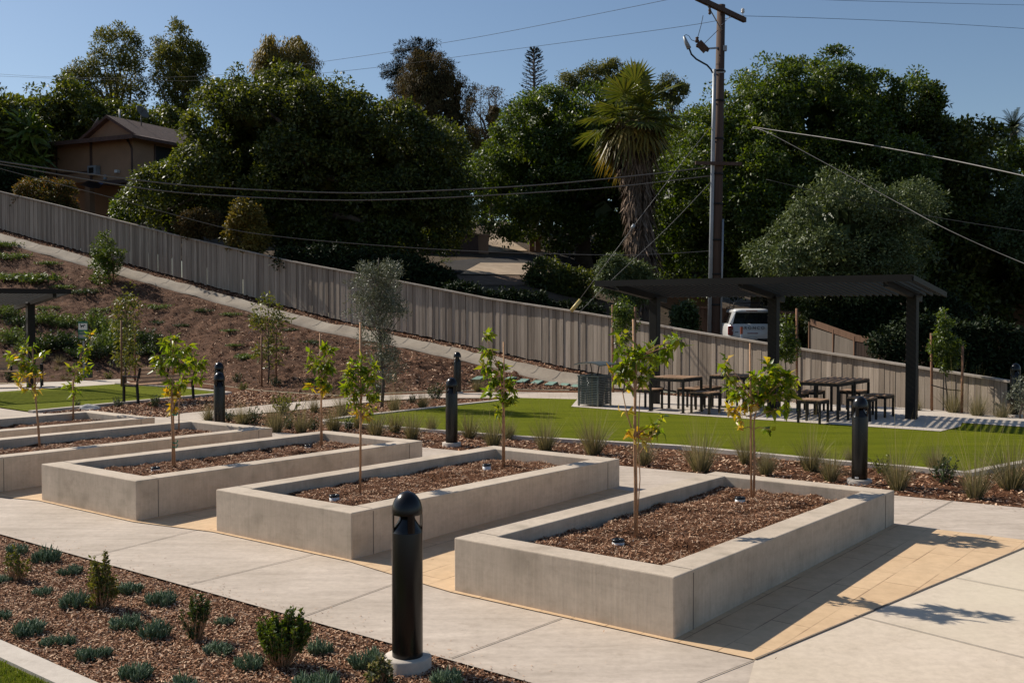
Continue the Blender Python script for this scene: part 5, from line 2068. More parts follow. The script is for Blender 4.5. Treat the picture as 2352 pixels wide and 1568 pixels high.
# ------------------------------------------------------------------ white car
DC = 40.0
cc = P(1729, 752, DC)
cgz = cc.z - 1.02
cr_ = thing('parked_car', (cc.x, cc.y, cgz), 'white sport utility car parked behind the fence, rear toward the viewer', 'car', None, R(-4))


def rrect(hw, y0, y1, z, r=.30, n=5):
    pts = []
    for cxx, cyy, a0 in ((hw - r, y0 + r, -90), (hw - r, y1 - r, 0), (-hw + r, y1 - r, 90), (-hw + r, y0 + r, 180)):
        for k in range(n + 1):
            t = R(a0 + 90 * k / n)
            pts.append((cxx + r * math.cos(t), cyy + r * math.sin(t), z))
    return pts


def loft(secs, mat, name, cap=True):
    mb = MB()
    n = len(secs[0])
    vs = [p for s in secs for p in s]
    fs = [(i * n + j, i * n + (j + 1) % n, (i + 1) * n + (j + 1) % n, (i + 1) * n + j) for i in range(len(secs) - 1) for j in range(n)]
    mb.add(vs, fs, 0, True)
    mb.add(secs[-1], [tuple(range(n))])
    mb.add(secs[0], [tuple(range(n - 1, -1, -1))])
    return mb.build(name, mat, cr_, False)


loft([rrect(.86, .06, 4.3, .38), rrect(.92, .0, 4.36, .55), rrect(.945, .02, 4.38, .80), rrect(.935, .05, 4.36, 1.02), rrect(.90, .09, 4.28, 1.14), rrect(.86, .13, 3.3, 1.17)], M['carwhite'], 'body')
loft([rrect(.85, .14, 3.15, 1.165), rrect(.68, .40, 2.55, 1.60)], M['glass'], 'side_window')
loft([rrect(.695, .30, 2.60, 1.585), rrect(.71, .27, 2.55, 1.64), rrect(.67, .33, 2.5, 1.70), rrect(.56, .48, 2.35, 1.74)], M['carwhite'], 'roof')
# rear pillars
for s in (-1, 1):
    m = MB()
    m.add([(s * .86, .12, 1.15), (s * .69, .37, 1.61), (s * .60, .315, 1.61), (s * .74, .10, 1.15), (s * .695, .66, 1.61), (s * .868, .46, 1.15)], [(0, 1, 2, 3), (0, 5, 4, 1)])
    m.build('rear_pillar', M['carwhite'], cr_, False)
m = MB().add([(-.74, .105, 1.165), (.74, .105, 1.165), (.61, .32, 1.585), (-.61, .32, 1.585)], [(0, 1, 2, 3)])
m.build('rear_window', M['glass'], cr_, False)
MB().box((0, .268, 1.655), (.42, .02, .035)).build('brake_light', M['redlamp'], cr_, False)
for s in (-1, 1):
    m = MB().box((s * .83, .045, .90), (.20, .10, .36))
    o = m.build('tail_light', M['redlamp'], cr_, False)
    bevel(o, .05, 3)
    m = MB().box((s * .80, .002, .90), (.09, .012, .06))
    m.build('reverse_lens', M['white'], o, False)
    MB().tube([(s * .68, .75, 1.72), (s * .69, .8, 1.79), (s * .69, 2.2, 1.79), (s * .68, 2.3, 1.72)], .022, 6).build('roof_rail', M['steel_dark'], cr_, False)
    for yy in (.95, 3.45):
        wl = MB()
        wl.tube([(s * .72, yy, .35), (s * .94, yy, .35)], .35, 20)
        w_ = wl.build('wheel', M['rubber'], cr_, False)
        MB().tube([(s * .93, yy, .35), (s * .95, yy, .35)], .22, 16).build('rim', M['galv'], w_, False)
o = MB().box((0, .02, .50), (1.72, .10, .20)).build('bumper', M['steel_dark'], cr_, False)
bevel(o, .03, 2)
MB().box((0, -.022, .60), (.34, .012, .15)).build('licence_plate', M['insul'], cr_, False)
MB().box((0, .012, .80), (.40, .012, .03)).build('tailgate_handle', M['redlamp'], cr_, False)
MB().box((-.60, .02, .84), (.13, .008, .025)).build('badge', M['steel_dark'], cr_, False)
rk = MB()
for a, b in (((-.55, 1.2), (.55, 1.2)), ((-.55, 2.3), (.55, 2.3)), ((-.55, 1.2), (-.55, 2.3)), ((.55, 1.2), (.55, 2.3))):
    for z in (1.82, 1.96):
        rk.tube([(a[0], a[1], z), (b[0], b[1], z)], .018, 6)
for x in (-.55, .55):
    for y in (1.2, 2.3):
        rk.tube([(x, y, 1.72), (x, y, 1.97)], .018, 6)
rk.build('roof_basket', M['steel_dark'], cr_, False)


def text_obj(s, size, mat, parent, loc, rot, depth=.004):
    cu = bpy.data.curves.new('t', 'FONT')
    cu.body = s
    cu.size = size
    cu.extrude = depth
    cu.align_x = 'CENTER'
    cu.align_y = 'CENTER'
    cu.space_character = 1.5
    tmp = bpy.data.objects.new('t', cu)
    COL.objects.link(tmp)
    bpy.context.view_layer.update()
    me = bpy.data.meshes.new_from_object(tmp.evaluated_get(bpy.context.evaluated_depsgraph_get()))
    bpy.data.objects.remove(tmp)
    me.materials.clear()
    me.materials.append(mat)
    o = bpy.data.objects.new('lettering', me)
    COL.objects.link(o)
    o.parent = parent
    o.location = loc
    o.rotation_euler = rot
    return o


text_obj('BRONCO', .16, M['steel_dark'], cr_, (0, .012, 1.0), (R(88), 0, 0))
mk = thing('marker_post', place(1676 + 12, 772), 'slim orange and white marker post between the fence and the white car', 'marker')
pm = P(1703, 760, 36)
mk.location = (pm.x, pm.y, ground_z(pm.x, pm.y))
z0 = mk.location.z
MB().box((0, 0, (2.3 + (712 - 752) / F * 36 - z0) / 2), (.07, .02, 2.3 + (712 - 752) / F * 36 - z0)).build('post', M['white'], mk, False)
MB().box((0, -.004, 2.3 + (712 - 759) / F * 36 - z0), (.08, .03, .24)).build('orange_band', m_plain('orange_band', (.5, .10, .03), .5), mk, False)

# ------------------------------------------------------------------ wooden fence with mesh behind
M['shadeboards'] = m_wood('shade_toned_boards', [(.028, .017, .012), (.04, .024, .017)], (12, 12, .8))  # second fence section: tree shade put into a darker board colour
wf = thing('screened_fence', place(1900, 790), 'brown timber fence with beige mesh screen behind the grey fence, right of the car', 'fence')
f0, f1_, f2_ = P(1862, 742, 36), P(1966, 776, 33.5), P(2150, 806, 30.5)


def fz(p):
    return ground_z(p.x, p.y) - .1


m = MB()
m.beam(f0 + Vector((0, 0, .04)), f1_, .06, .20)
m.beam(f1_, f2_, .06, .20)
m.build('top_rail', M['brownfence'], wf)
for q in (f0, f0.lerp(f1_, .55), f1_, f1_.lerp(f2_, .33), f1_.lerp(f2_, .66), f2_):
    m = MB().beam(Vector((q.x, q.y + .06, fz(q))), q + Vector((0, .06, .05)), .1, .1)
    m.build('post', M['brownfence'], wf)
m = MB()
for a, b in ((f0, f1_),):
    n = 26
    vs = []
    for i in range(n + 1):
        t = i / n
        q = a.lerp(b, t)
        wv = Vector((0, -.05 + .035 * math.sin(t * 21) + .02 * math.sin(t * 50), 0))
        vs += [q + Vector((0, -.02, -.12)), Vector((q.x, q.y, (q.z + fz(q)) / 2)) + wv, Vector((q.x, q.y - .02, fz(q)))]
    for i in range(n):
        for k in range(2):
            m.add([vs[3 * i + k], vs[3 * i + 3 + k], vs[3 * i + 4 + k], vs[3 * i + 1 + k]], [(0, 1, 2, 3)], 0, True)
m.build('mesh_screen', M['mesh'], wf)
m = MB()
n = 24
for i in range(n):
    q = f1_.lerp(f2_, (i + .5) / n) + Vector((0, .02, -.05))
    h = q.z - fz(q)
    m.box((q.x, q.y, q.z - h / 2), ((f2_ - f1_).length / n - .01, .02, h), math.atan2(f2_.y - f1_.y, f2_.x - f1_.x))
m.build('board_panel', M['shadeboards'], wf)
wf2 = thing('board_fence', place(1600, 750), 'dark brown board fence behind the utility pole and white car', 'fence')
a, b = P(1590, 705, 47), P(1880, 722, 44)
m = MB()
n = 40
for i in range(n):
    q = a.lerp(b, (i + .5) / n)
    h = q.z - ground_z(q.x, q.y) + .2
    m.box((q.x, q.y, q.z - h / 2), ((b - a).length / n - .012, .025, h), math.atan2(b.y - a.y, b.x - a.x))
m.build('board_panel', M['brownfence'], wf2)
MB().beam(a + Vector((0, -.04, .0)), b + Vector((0, -.04, .0)), .08, .08).build('top_rail', M['brownfence'], wf2)
# white house wall right of the car
wh = thing('white_house', place(1820, 735), 'small white-walled house with dark roof half hidden by trees above the car', 'house')
q = P(1830, 700, 54)
gzq = ground_z(q.x, q.y)
ry = R(-14)
cx_ = Vector((q.x + .6, q.y + 2.5, 0))
MB().box((cx_.x, cx_.y, (gzq + 3.4) / 2 + .1), (4.6, 4.6, 3.4 - gzq + .2 + 0), ry).build('wall', M['wallwhite'], wh)
m = MB()
mt = Matrix.Rotation(ry, 3, 'Z')
for s in (-1, 1):
    vs = [Vector(v) for v in ((-2.8, s * 2.8, 3.35), (2.8, s * 2.8, 3.35), (2.8, 0, 4.4), (-2.8, 0, 4.4))]
    vs += [v + Vector((0, 0, .12)) for v in vs]
    m.add([mt @ v + cx_ for v in vs], [(0, 1, 2, 3), (4, 5, 6, 7), (0, 1, 5, 4), (1, 2, 6, 5), (2, 3, 7, 6), (3, 0, 4, 7)])
m.build('roof', M['roof'], wh)
wdx = MB().box(mt @ Vector((-1.35, -2.31, 2.75)) + cx_, (.9, .05, .8), ry).build('window', M['glass'], wh)
# low roofed sheds on the right
for (u, v, d, w_, dp, lab) in ((2320, 560, 50, 7, 5, 'low brown-roofed house under the dark trees at the far right'), (1570, 640, 52, 3.4, 4, 'low brown roof peeking between the palm trunk and the pole')):
    q = P(u, v, d)
    g = ground_z(q.x, q.y)
    h = thing('low_house', (q.x, q.y, g), lab, 'house', None, R(-12))
    zz = q.z - g
    MB().box((0, dp / 2, zz / 2 - .1), (w_ - .8, dp - .8, zz), 0).build('wall', M['stucco'], h, False)
    m = MB()
    vs = [(-w_ / 2, -.2, zz - .5), (w_ / 2, -.2, zz - .5), (w_ / 2, dp / 2, zz + .4), (-w_ / 2, dp / 2, zz + .4), (w_ / 2, dp + .2, zz - .5), (-w_ / 2, dp + .2, zz - .5)]
    m.add(vs, [(0, 1, 2, 3), (3, 2, 4, 5)])
    m.add([(x, y, z - .12) for x, y, z in vs], [(3, 2, 1, 0), (5, 4, 2, 3)])
    m.add([(-w_ / 2, -.2, zz - .5), (w_ / 2, -.2, zz - .5), (w_ / 2, -.2, zz - .64), (-w_ / 2, -.2, zz - .64)], [(3, 2, 1, 0)])
    m.build('roof', M['roof'], h, False)

# ------------------------------------------------------------------ tan house on the hill
A = P(305, 322, 56)
ea = Vector((-.9, .436, 0))
eb = Vector((.436, .9, 0))
ze = 2.3 + (712 - 318) / F * 56
hg = 6.4
hs = thing('tan_house', (A.x, A.y, hg), 'two-storey tan stucco house with brown shingle roof and satellite dishes on the hill', 'house')
A0_ = Vector((A.x, A.y, 0))
W_, D_ = 6.9, 10.0


def hp(a, b, z):
    q = A0_ + ea * a + eb * b
    return Vector((q.x, q.y, z))


rzh = math.atan2(ea.y, ea.x)
zm = 9.25


def hbox(name, a0, a1, b0, b1, z0, z1, mat, parent=None):
    c = hp((a0 + a1) / 2, (b0 + b1) / 2, (z0 + z1) / 2)
    return MB().box(c, (a1 - a0, b1 - b0, z1 - z0), rzh).build(name, mat, parent or hs)


up = hbox('upper_wall', 0, W_, 0, D_, zm, ze + .1, M['stucco'])
lo = hbox('lower_wall', .5, W_ + .4, 1.6, D_, hg - .5, zm - .003, M['stucco'])
hbox('trim_board', 2.95, 3.13, -.03, .0, zm, ze, M['stucco_dark'])
hbox('trim_board', 5.6, 5.72, -.03, .0, zm, ze, M['stucco_dark'])
hbox('trim_board', 3.2, W_, -.025, 0, 9.75, 9.85, M['stucco_dark'])
hbox('trim_board', 0, 3.0, -.025, 0, zm - .18, zm + .0, M['stucco_dark'])
ac = hbox('window_air_conditioner', 2.35, 2.95, -.35, -.03, 9.55, 10.05, M['galv'])
hbox('grille', 2.5, 2.85, -.365, -.35, 9.65, 9.95, M['steel_dark'], ac)
lp = hbox('wall_lamp', .95, 1.15, -.2, 0, 9.6, 9.75, M['insul'])
hbox('meter_box', 1.9, 2.05, -.1, 0, 9.3, 9.55, M['galv'])
wn = hbox('window', -.03, .02, 1.6, 4.4, 9.9, 11.2, M['screen'])
hbox('window_frame', -.05, -.03, 1.5, 1.6, 9.85, 11.25, M['stucco_dark'], wn)
hbox('window_frame', -.05, -.03, 4.4, 4.5, 9.85, 11.25, M['stucco_dark'], wn)
dr = hbox('door', 1.1, 2.0, 1.55, 1.6, hg - .1, hg + 2.1, M['glass'])
for a in (.1, 3.3, 6.6):
    hbox('porch_post', a, a + .35, .1, .45, hg - .5, zm - .003, M['stucco'])
m = MB().tube([hp(.35, -.06, ze - .1), hp(.1, -.06, ze - .45), hp(.02, -.06, ze - .6), hp(.02, -.06, zm - 1.2)], .05, 8)
m.build('downpipe', M['stucco_dark'], hs)
# roof
ov = .75
zp = ze + 1.5
mw = 2.6
w2 = 2.2
bg_ = 1.0
zg = ze + .28
E0, E1_, E2_, E3 = hp(-ov, -ov, ze), hp(W_ + ov, -ov, ze), hp(W_ + ov, D_, ze), hp(-ov, D_, ze)
PF, PB = hp(mw, bg_ - .35, zp), hp(mw, D_, zp)
GR, GL = hp(mw - w2, bg_, zg), hp(mw + w2, bg_, zg)
GRf, GLf = hp(mw - w2, bg_ - .35, zg), hp(mw + w2, bg_ - .35, zg)
m = MB()
th = Vector((0, 0, -.16))
GLb, GRb = hp(mw + w2, D_, zg), hp(mw - w2, D_, zg)
for poly in ([GRf, GRb, PB, PF], [E0, E3, GRb, GR], [GLf, PF, PB, GLb], [GL, GLb, E2_, E1_], [E0, GR, GL, E1_]):
    k = len(poly)
    vs = poly + [p + th for p in poly]
    m.add(vs, [tuple(range(k)), tuple(range(2 * k - 1, k - 1, -1))] + [(i, i + k, (i + 1) % k + k, (i + 1) % k) for i in range(k)])
rf = m.build('roof', M['roof'], hs)
m = MB().add([GR, GL, hp(mw, bg_, zp - .02)], [(0, 1, 2)])
m.build('gable_wall', M['stucco'], hs)
m = MB().beam(E0 + Vector((0, 0, -.1)) - eb * .02, E1_ + Vector((0, 0, -.1)) - eb * .02, .04, .22)
m.build('fascia', M['roof'], rf)
for (a, b, rd, tilt) in ((2.0, 2.6, .42, .7), (4.3, 1.6, .36, -.6)):
    q = hp(a, b, zp - (zp - zg) * min(1, abs(a - mw) / w2))
    n_ = (Vector((.75 * (1 if tilt > 0 else -1), -.35, .5))).normalized()
    rot = n_.to_track_quat('Z', 'Y').to_matrix()
    c = q + Vector((0, 0, .7))
    prof = [(0, 0), (rd * .4, .02), (rd * .75, .07), (rd, .13), (rd * .98, .15), (rd * .7, .09), (0, .03)]
    m = MB()
    k = 18
    vs = []
    for r_, z_ in prof:
        for j in range(k):
            t = 2 * math.pi * j / k
            vs.append(c + rot @ Vector((r_ * math.cos(t), r_ * math.sin(t), z_)))
    m.add(vs, [(i * k + j, i * k + (j + 1) % k, (i + 1) * k + (j + 1) % k, (i + 1) * k + j) for i in range(len(prof) - 1) for j in range(k)], 0, True)
    m.tube([q - Vector((0, 0, .1)), c], .03, 6)
    m.tube([c, c + rot @ Vector((0, rd * .3, .45))], .015, 5)
    m.build('satellite_dish', M['dish'], rf)
q = hp(3.0, 2.0, zp - .2)
MB().tube([q - Vector((0, 0, .2)), q + Vector((0, 0, .75))], .05, 8).build('vent_pipe', M['galv'], rf)
tarp = MB()
vs = []
for i in range(9):
    for j in range(4):
        q = hp(.6 + i * .32, -1.0 + j * .45, 8.95 + .12 * noise.noise(Vector((i, j, 0)) * .8) + (.25 if 2 < i < 7 else 0) * (1 - abs(i - 4.5) / 3))
        vs.append(q)
tarp.add(vs, [(i * 4 + j, i * 4 + 4 + j, i * 4 + 5 + j, i * 4 + 1 + j) for i in range(8) for j in range(3)], 0, True)
o = tarp.build('tarpaulin', M['tarp'])
tag(o, 'blue tarpaulin draped over the porch of the tan house', 'tarpaulin')
gpz = P(262, 505, 51.5)
gp_ = thing('gate_pillar', (gpz.x, gpz.y, ground_z(gpz.x, gpz.y)), 'tan stucco gate pillar with rounded cap below the tan house', 'pillar')
hz = 2.3 + (712 - 484) / F * 51.5 - gp_.location.z
MB().box((0, 0, hz / 2 - .15), (.42, .42, hz + .1)).build('shaft', M['stucco'], gp_, False)
MB().lathe([(.27, hz - .1), (.29, hz), (.2, hz + .09), (0, hz + .12)], 16).build('pillar_cap', M['stucco'], gp_, False)

# ------------------------------------------------------------------ driveway across the street


def terr_sheet(name, pix, off, mat, nsub=10):
    """patch draped on the land beyond the fence"""
    a, b, c, d = pix
    mb = MB()
    vs = []
    for i in range(nsub + 1):
        for j in range(nsub + 1):
            s, t = i / nsub, j / nsub
            u = (a[0] * (1 - s) + b[0] * s) * (1 - t) + (d[0] * (1 - s) + c[0] * s) * t
            v = (a[1] * (1 - s) + b[1] * s) * (1 - t) + (d[1] * (1 - s) + c[1] * s) * t
            q = place(u, v, BACK_BVH)
            vs.append(q + Vector((0, 0, off)))
    k = nsub + 1
    mb.add(vs, [(i * k + j, (i + 1) * k + j, (i + 1) * k + j + 1, i * k + j + 1) for i in range(nsub) for j in range(nsub)], 0, True)
    return struct(mb.build(name, mat))


terr_sheet('street', ((1015, 602), (1420, 570), (1400, 604), (1045, 628)), .04, M['road'])
terr_sheet('driveway_apron', ((1104, 606), (1226, 607), (1208, 634), (1056, 632)), .06, M['drive'])
terr_sheet('driveway', ((1122, 538), (1150, 541), (1212, 578), (1118, 580)), .06, M['drive'])
terr_sheet('dirt_verge', ((1046, 633), (1212, 635), (1204, 656), (1070, 656)), .03, m_soil('verge_dirt', [(.14, .095, .065), (.2, .14, .10), (.28, .2, .15)], 3, .6))
for (u, vt, vb, lab, mt_) in ((1106, 541, 580, 'dark rendered gate pillar left of the driveway across the street', 'stucco'), (1222, 545, 578, 'brick gate pillar right of the driveway across the street', 'brick'), (1236, 546, 580, 'second brick gate pillar right of the driveway, outer one', 'brick')):
    q = place(u, vb, BACK_BVH)
    hh = (vb - vt) / F * q.y
    r = thing('gate_pillar', q, lab, 'pillar')
    wd = .75 if u < 1200 else .3
    MB().box((0, 0, hh / 2 - .1), (wd, .6, hh + .1)).build('shaft', M[mt_], r, False)
    MB().box((0, 0, hh), (wd + .1, .7, .1)).build('pillar_cap', M[mt_], r, False)
gw = thing('garden_wall', place(1040, 583, BACK_BVH), 'low tan wall running left from the driveway gate pillar', 'wall')
a, b = place(960, 586, BACK_BVH), place(1095, 581, BACK_BVH)
MB().beam(a + Vector((0, 0, .4)), b + Vector((0, 0, .4)), .3, 1.1).build('wall_panel', M['stucco_dark'], gw)  # panel takes the dark trim colour, so shade is in its colour
MB().beam(a + Vector((0, 0, .98)), b + Vector((0, 0, .98)), .4, .06).build('coping', M['stucco'], gw)
# street signs
sgn = thing('street_sign', place(939, 646, BACK_BVH), 'pair of small pale signs on one thin post in the shade of the trees', 'sign')
q = P(939, 620, 46)
MB().tube([Vector((q.x, q.y, ground_z(q.x, q.y))), P(939, 556, 46)], .03, 8).build('post', M['galv'], sgn)
for v0, v1 in ((561, 578), (587, 607)):
    a, b = P(932, v0, 45.95), P(946, v1, 45.95)
    MB().box((a + b) / 2, (b.x - a.x, .02, a.z - b.z)).build('sign_plate', m_plain('shade_toned_sign', (.2, .13, .07), .6), sgn)  # plate colour darkened to carry the tree shade
# metal gate posts by the dark hedge
for i, (u, lab) in enumerate(((1283, 'left dark gate post beside the hedge under the ficus'), (1308, 'right dark gate post beside the hedge under the ficus'))):
    q = place(u, 622, BACK_BVH)
    r = MB().box((q.x, q.y, q.z + .5), (.12, .12, 1.1)).build('gate_post', M['steel_dark'])
    tag(r, lab, 'post', 'dark gate posts')
# ------------------------------------------------------------------ trees
M['shade_fill_and_palm'] = m_island('shade_fill_and_palm_leaf', [(.012, .02, .007), (.018, .03, .009), (.026, .04, .012)], .6, .15, .1)  # near-black leaf: shade put into the colour of added hedges, shared by palm fronds


def tree(name, label, d, poly, mat, seed, n, rc, leaves, L, W, base_u=None, r0=.3, nl=10, group=None, cat='tree', base_d=None, fork=None, extra=None, barkm='bark', **kw):
    V, Fq, C = crown(poly, d, n, rc, leaves, L, W, seed, **kw)
    poly = np.asarray(poly, float)
    bu_ = base_u if base_u else poly[:, 0].mean()
    base = ground_at(bu_, base_d or d)
    r = thing(name, base, label, cat, group)
    rng = np.random.default_rng(seed + 500)
    mb = MB()
    fk = P(fork[0], fork[1], d) if fork else None
    if r0 > 0:
        limbs(mb, base, C, rng, nl, r0, fk)
        mb.build('trunk', M[barkm], r)
    o = mesh_np('crown', V, Fq, [M[mat]])
    attach(o, r)
    return r


# big dark trees
tree('broadleaf_tree', 'huge dark round-leaved tree filling the left centre behind the fence', 47,
     [(300, 480), (330, 410), (405, 380), (425, 335), (420, 300), (440, 268), (452, 232), (470, 188), (520, 178), (560, 162), (610, 172), (680, 166), (745, 176), (800, 178), (845, 205), (900, 232), (965, 268), (1010, 290),
      (1055, 312), (1085, 345), (1092, 420), (1085, 520), (1010, 585), (900, 622), (700, 600), (560, 540), (420, 510)], 'ficus', 101, 1900, .54, 86, .17, .10, 720, .55, 14, ragged=1.3, base_d=47.5, thick=.5, dens_core=1.6, bough=1.5)
tree('broadleaf_tree', 'dense dark ficus overhanging the driveway in the centre', 60,
     [(1086, 410), (1100, 352), (1128, 318), (1142, 276), (1180, 240), (1205, 212), (1240, 196), (1280, 192), (1330, 212), (1385, 198), (1440, 205), (1500, 232), (1560, 262), (1590, 350), (1580, 470), (1540, 570), (1420, 585), (1330, 560),
      (1265, 556), (1215, 548), (1160, 540), (1120, 520), (1095, 470)], 'ficus_b', 102, 1300, .58, 80, .19, .105, 1340, .5, 12, base_d=61, thick=.6, dens_core=1.6, bough=1.6, fork=(1330, 480), group=None)
tree('broadleaf_tree', 'very large bright-topped ficus right of the utility pole', 51,
     [(1470, 520), (1490, 420), (1520, 330), (1560, 262), (1620, 245), (1660, 190), (1690, 162), (1730, 150), (1745, 122), (1775, 128), (1800, 150), (1835, 140), (1860, 150), (1895, 118), (1935, 118), (1950, 150), (1985, 132), (2020, 150),
      (2050, 185), (2085, 160), (2110, 172), (2125, 215), (2150, 250), (2190, 290), (2235, 330), (2260, 420), (2260, 560), (2160, 690), (1900, 720), (1700, 690), (1560, 655), (1500, 600)], 'ficus_b', 103, 2100, .54, 84, .17, .095, 1850, .6, 14, base_d=52, thick=.6, dens_core=2.2, bough=1.45)
tree('broadleaf_tree', 'dark shaded tree mass at the right edge beyond the pavilion', 50,
     [(2080, 480), (2160, 330), (2200, 285), (2250, 300), (2290, 340), (2330, 400), (2420, 420), (2560, 420), (2560, 760), (2100, 760), (2060, 600)], 'ficus', 104, 700, .62, 46, .25, .14, 2300, .4, 8, base_d=52, thick=.6, dens_core=1.8, bough=1.45)
tree('grey_green_tree', 'pale grey-green spreading tree in front of the right ficus', 37.5,
     [(1722, 612), (1735, 570), (1790, 520), (1815, 478), (1850, 440), (1895, 412), (1940, 398), (1975, 410), (2010, 405), (2050, 430), (2080, 445), (2130, 452), (2150, 480), (2120, 530), (2150, 570), (2120, 640), (2000, 690), (1850, 680), (1760, 650)], 'grey', 105, 700, .40, 64, .15, .055, 1930, .28, 10, base_d=38.5, thick=.8, dens_core=1.4, bough=0.95)
tree('conifer', 'narrow upright tree tip rising at the right shoulder of the big ficus', 50,
     [(2085, 330), (2100, 260), (2120, 215), (2132, 172), (2145, 168), (2158, 215), (2172, 240), (2178, 300), (2200, 345), (2150, 380)], 'ficus', 106, 130, .45, 50, .22, .11, 2140, .2, 6, base_d=52, thick=.8, dens_core=.8)
# behind the house
tree('tall_eucalyptus', 'tall airy tree with see-through crown, left one of the pair above the house', 76,
     [(140, 190), (170, 150), (205, 112), (225, 68), (262, 52), (300, 62), (322, 95), (340, 112), (332, 170), (345, 230), (320, 280), (240, 290), (180, 250), (150, 215)], 'euc', 111, 250, .55, 60, .26, .09, 270, .28, 26, base_d=78, thick=.5, dens_core=0, fork=(268, 230), back=.5)
tree('tall_eucalyptus', 'tall airy tree with darker ragged crown, right one of the pair above the house', 74,
     [(345, 230), (350, 150), (358, 85), (385, 78), (400, 50), (428, 50), (438, 90), (470, 90), (474, 135), (486, 165), (470, 230), (450, 290), (380, 300)], 'euc', 112, 230, .55, 60, .26, .09, 415, .25, 22, base_d=76, thick=.5, dens_core=.12, fork=(415, 240), back=.5)
tree('broadleaf_tree', 'dark tree mass directly behind the tan house roof', 68,
     [(60, 215), (95, 200), (140, 185), (190, 200), (260, 240), (330, 250), (400, 255), (450, 300), (440, 420), (150, 420), (80, 330)], 'ficus', 113, 520, .62, 46, .27, .15, 250, .4, 8, base_d=69, thick=.5, dens_core=1.4, bough=1.4)
tree('broadleaf_tree', 'dark tree at the left edge with paler sunlit leaves', 57,
     [(-120, 210), (-20, 235), (0, 205), (18, 230), (55, 250), (85, 285), (92, 320), (80, 400), (20, 430), (-120, 430)], 'ficus', 114, 420, .62, 46, .34, .16, 0, .4, 8, base_d=58, thick=.6, dens_core=1.4, bough=1.45)
tree('banana_plant', 'clump of broad upright leaves beside the left end of the house', 56,
     [(30, 330), (45, 290), (70, 280), (85, 300), (92, 340), (80, 400), (40, 400)], 'shrub', 115, 34, .5, 12, .9, .22, 62, .12, 5, base_d=56.5, thick=.6, dens_core=0, five=True, cat='plant')
tree('pale_tree', 'yellowish feathery tree top behind the huge dark tree', 66,
     [(585, 170), (592, 110), (605, 72), (622, 68), (632, 95), (655, 88), (690, 78), (715, 88), (730, 120), (732, 170), (700, 200), (610, 200)], 'yellowleaf', 116, 200, .5, 60, .22, .07, 660, .22, 10, base_d=68, thick=.6, dens_core=.4, hang=.5)
tree('cedar_tree', 'black flat-branched conifer top left of the brown weeping tree', 92,
     [(858, 165), (880, 152), (868, 150), (905, 128), (895, 120), (915, 97), (938, 100), (950, 90), (1000, 90), (1010, 110), (1030, 140), (1045, 150), (1010, 250), (890, 240), (905, 215), (872, 200), (895, 180)], 'cedar', 117, 260, .55, 60, .34, .06, 950, .3, 12, base_d=94, thick=.5, dens_core=.5, squash=.3)
tree('weeping_tree', 'brownish weeping tree standing between the two dark masses', 84,
     [(890, 230), (905, 170), (930, 130), (960, 108), (1000, 112), (1035, 140), (1070, 160), (1090, 190), (1085, 240), (1100, 300), (1090, 380), (960, 390), (920, 300)], 'brownleaf', 118, 560, .5, 60, .2, .06, 1000, .3, 12, base_d=86, thick=.5, dens_core=1.0, hang=1.0)
tree('bare_tree', 'greyish half-bare tree right of the brown weeping tree', 80,
     [(1075, 260), (1090, 205), (1120, 195), (1135, 190), (1160, 220), (1190, 225), (1200, 260), (1150, 330), (1080, 340)], 'brownleaf', 119, 110, .5, 40, .18, .06, 1130, .2, 20, base_d=84, thick=.5, dens_core=.1, back=.5)
tree('pale_tree', 'pale tan-green tree above the fan palm, left part of the skyline', 78,
     [(1280, 190), (1295, 168), (1330, 165), (1365, 150), (1390, 140), (1415, 133), (1455, 145), (1475, 165), (1470, 215), (1300, 220)], 'euc', 120, 210, .5, 54, .2, .08, 1380, .22, 16, base_d=82, thick=.4, dens_core=.15, back=.5)
tree('pale_tree', 'small pale tree top right of the fan palm crown', 80,
     [(1500, 215), (1510, 185), (1545, 175), (1580, 195), (1590, 225), (1540, 250)], 'euc', 121, 60, .5, 50, .2, .08, 1545, .2, 8, base_d=84, thick=.4, dens_core=.3)
tree('pale_tree', 'thin pale tree tops beyond the right shoulder of the ficus', 95,
     [(2170, 330), (2185, 282), (2215, 275), (2250, 285), (2290, 290), (2310, 320), (2320, 400), (2200, 400)], 'euc', 122, 170, .55, 44, .22, .08, 2250, .2, 14, base_d=98, thick=.4, dens_core=.5)
tree('broadleaf_tree', 'green tree low behind the date palm at the right edge', 84,
     [(2290, 330), (2320, 320), (2352, 315), (2420, 320), (2440, 420), (2280, 430)], 'ficus_b', 123, 160, .55, 46, .24, .13, 2380, .25, 6, base_d=86, thick=.6, dens_core=1.2)
tree('broadleaf_tree', 'yellow-green lit bush tree at the right edge below the date palm', 45,
     [(2290, 560), (2300, 470), (2330, 420), (2380, 410), (2480, 420), (2480, 580), (2330, 590)], 'shrub_d', 124, 170, .45, 50, .18, .09, 2400, .2, 6, base_d=46, thick=.6, dens_core=1.2)
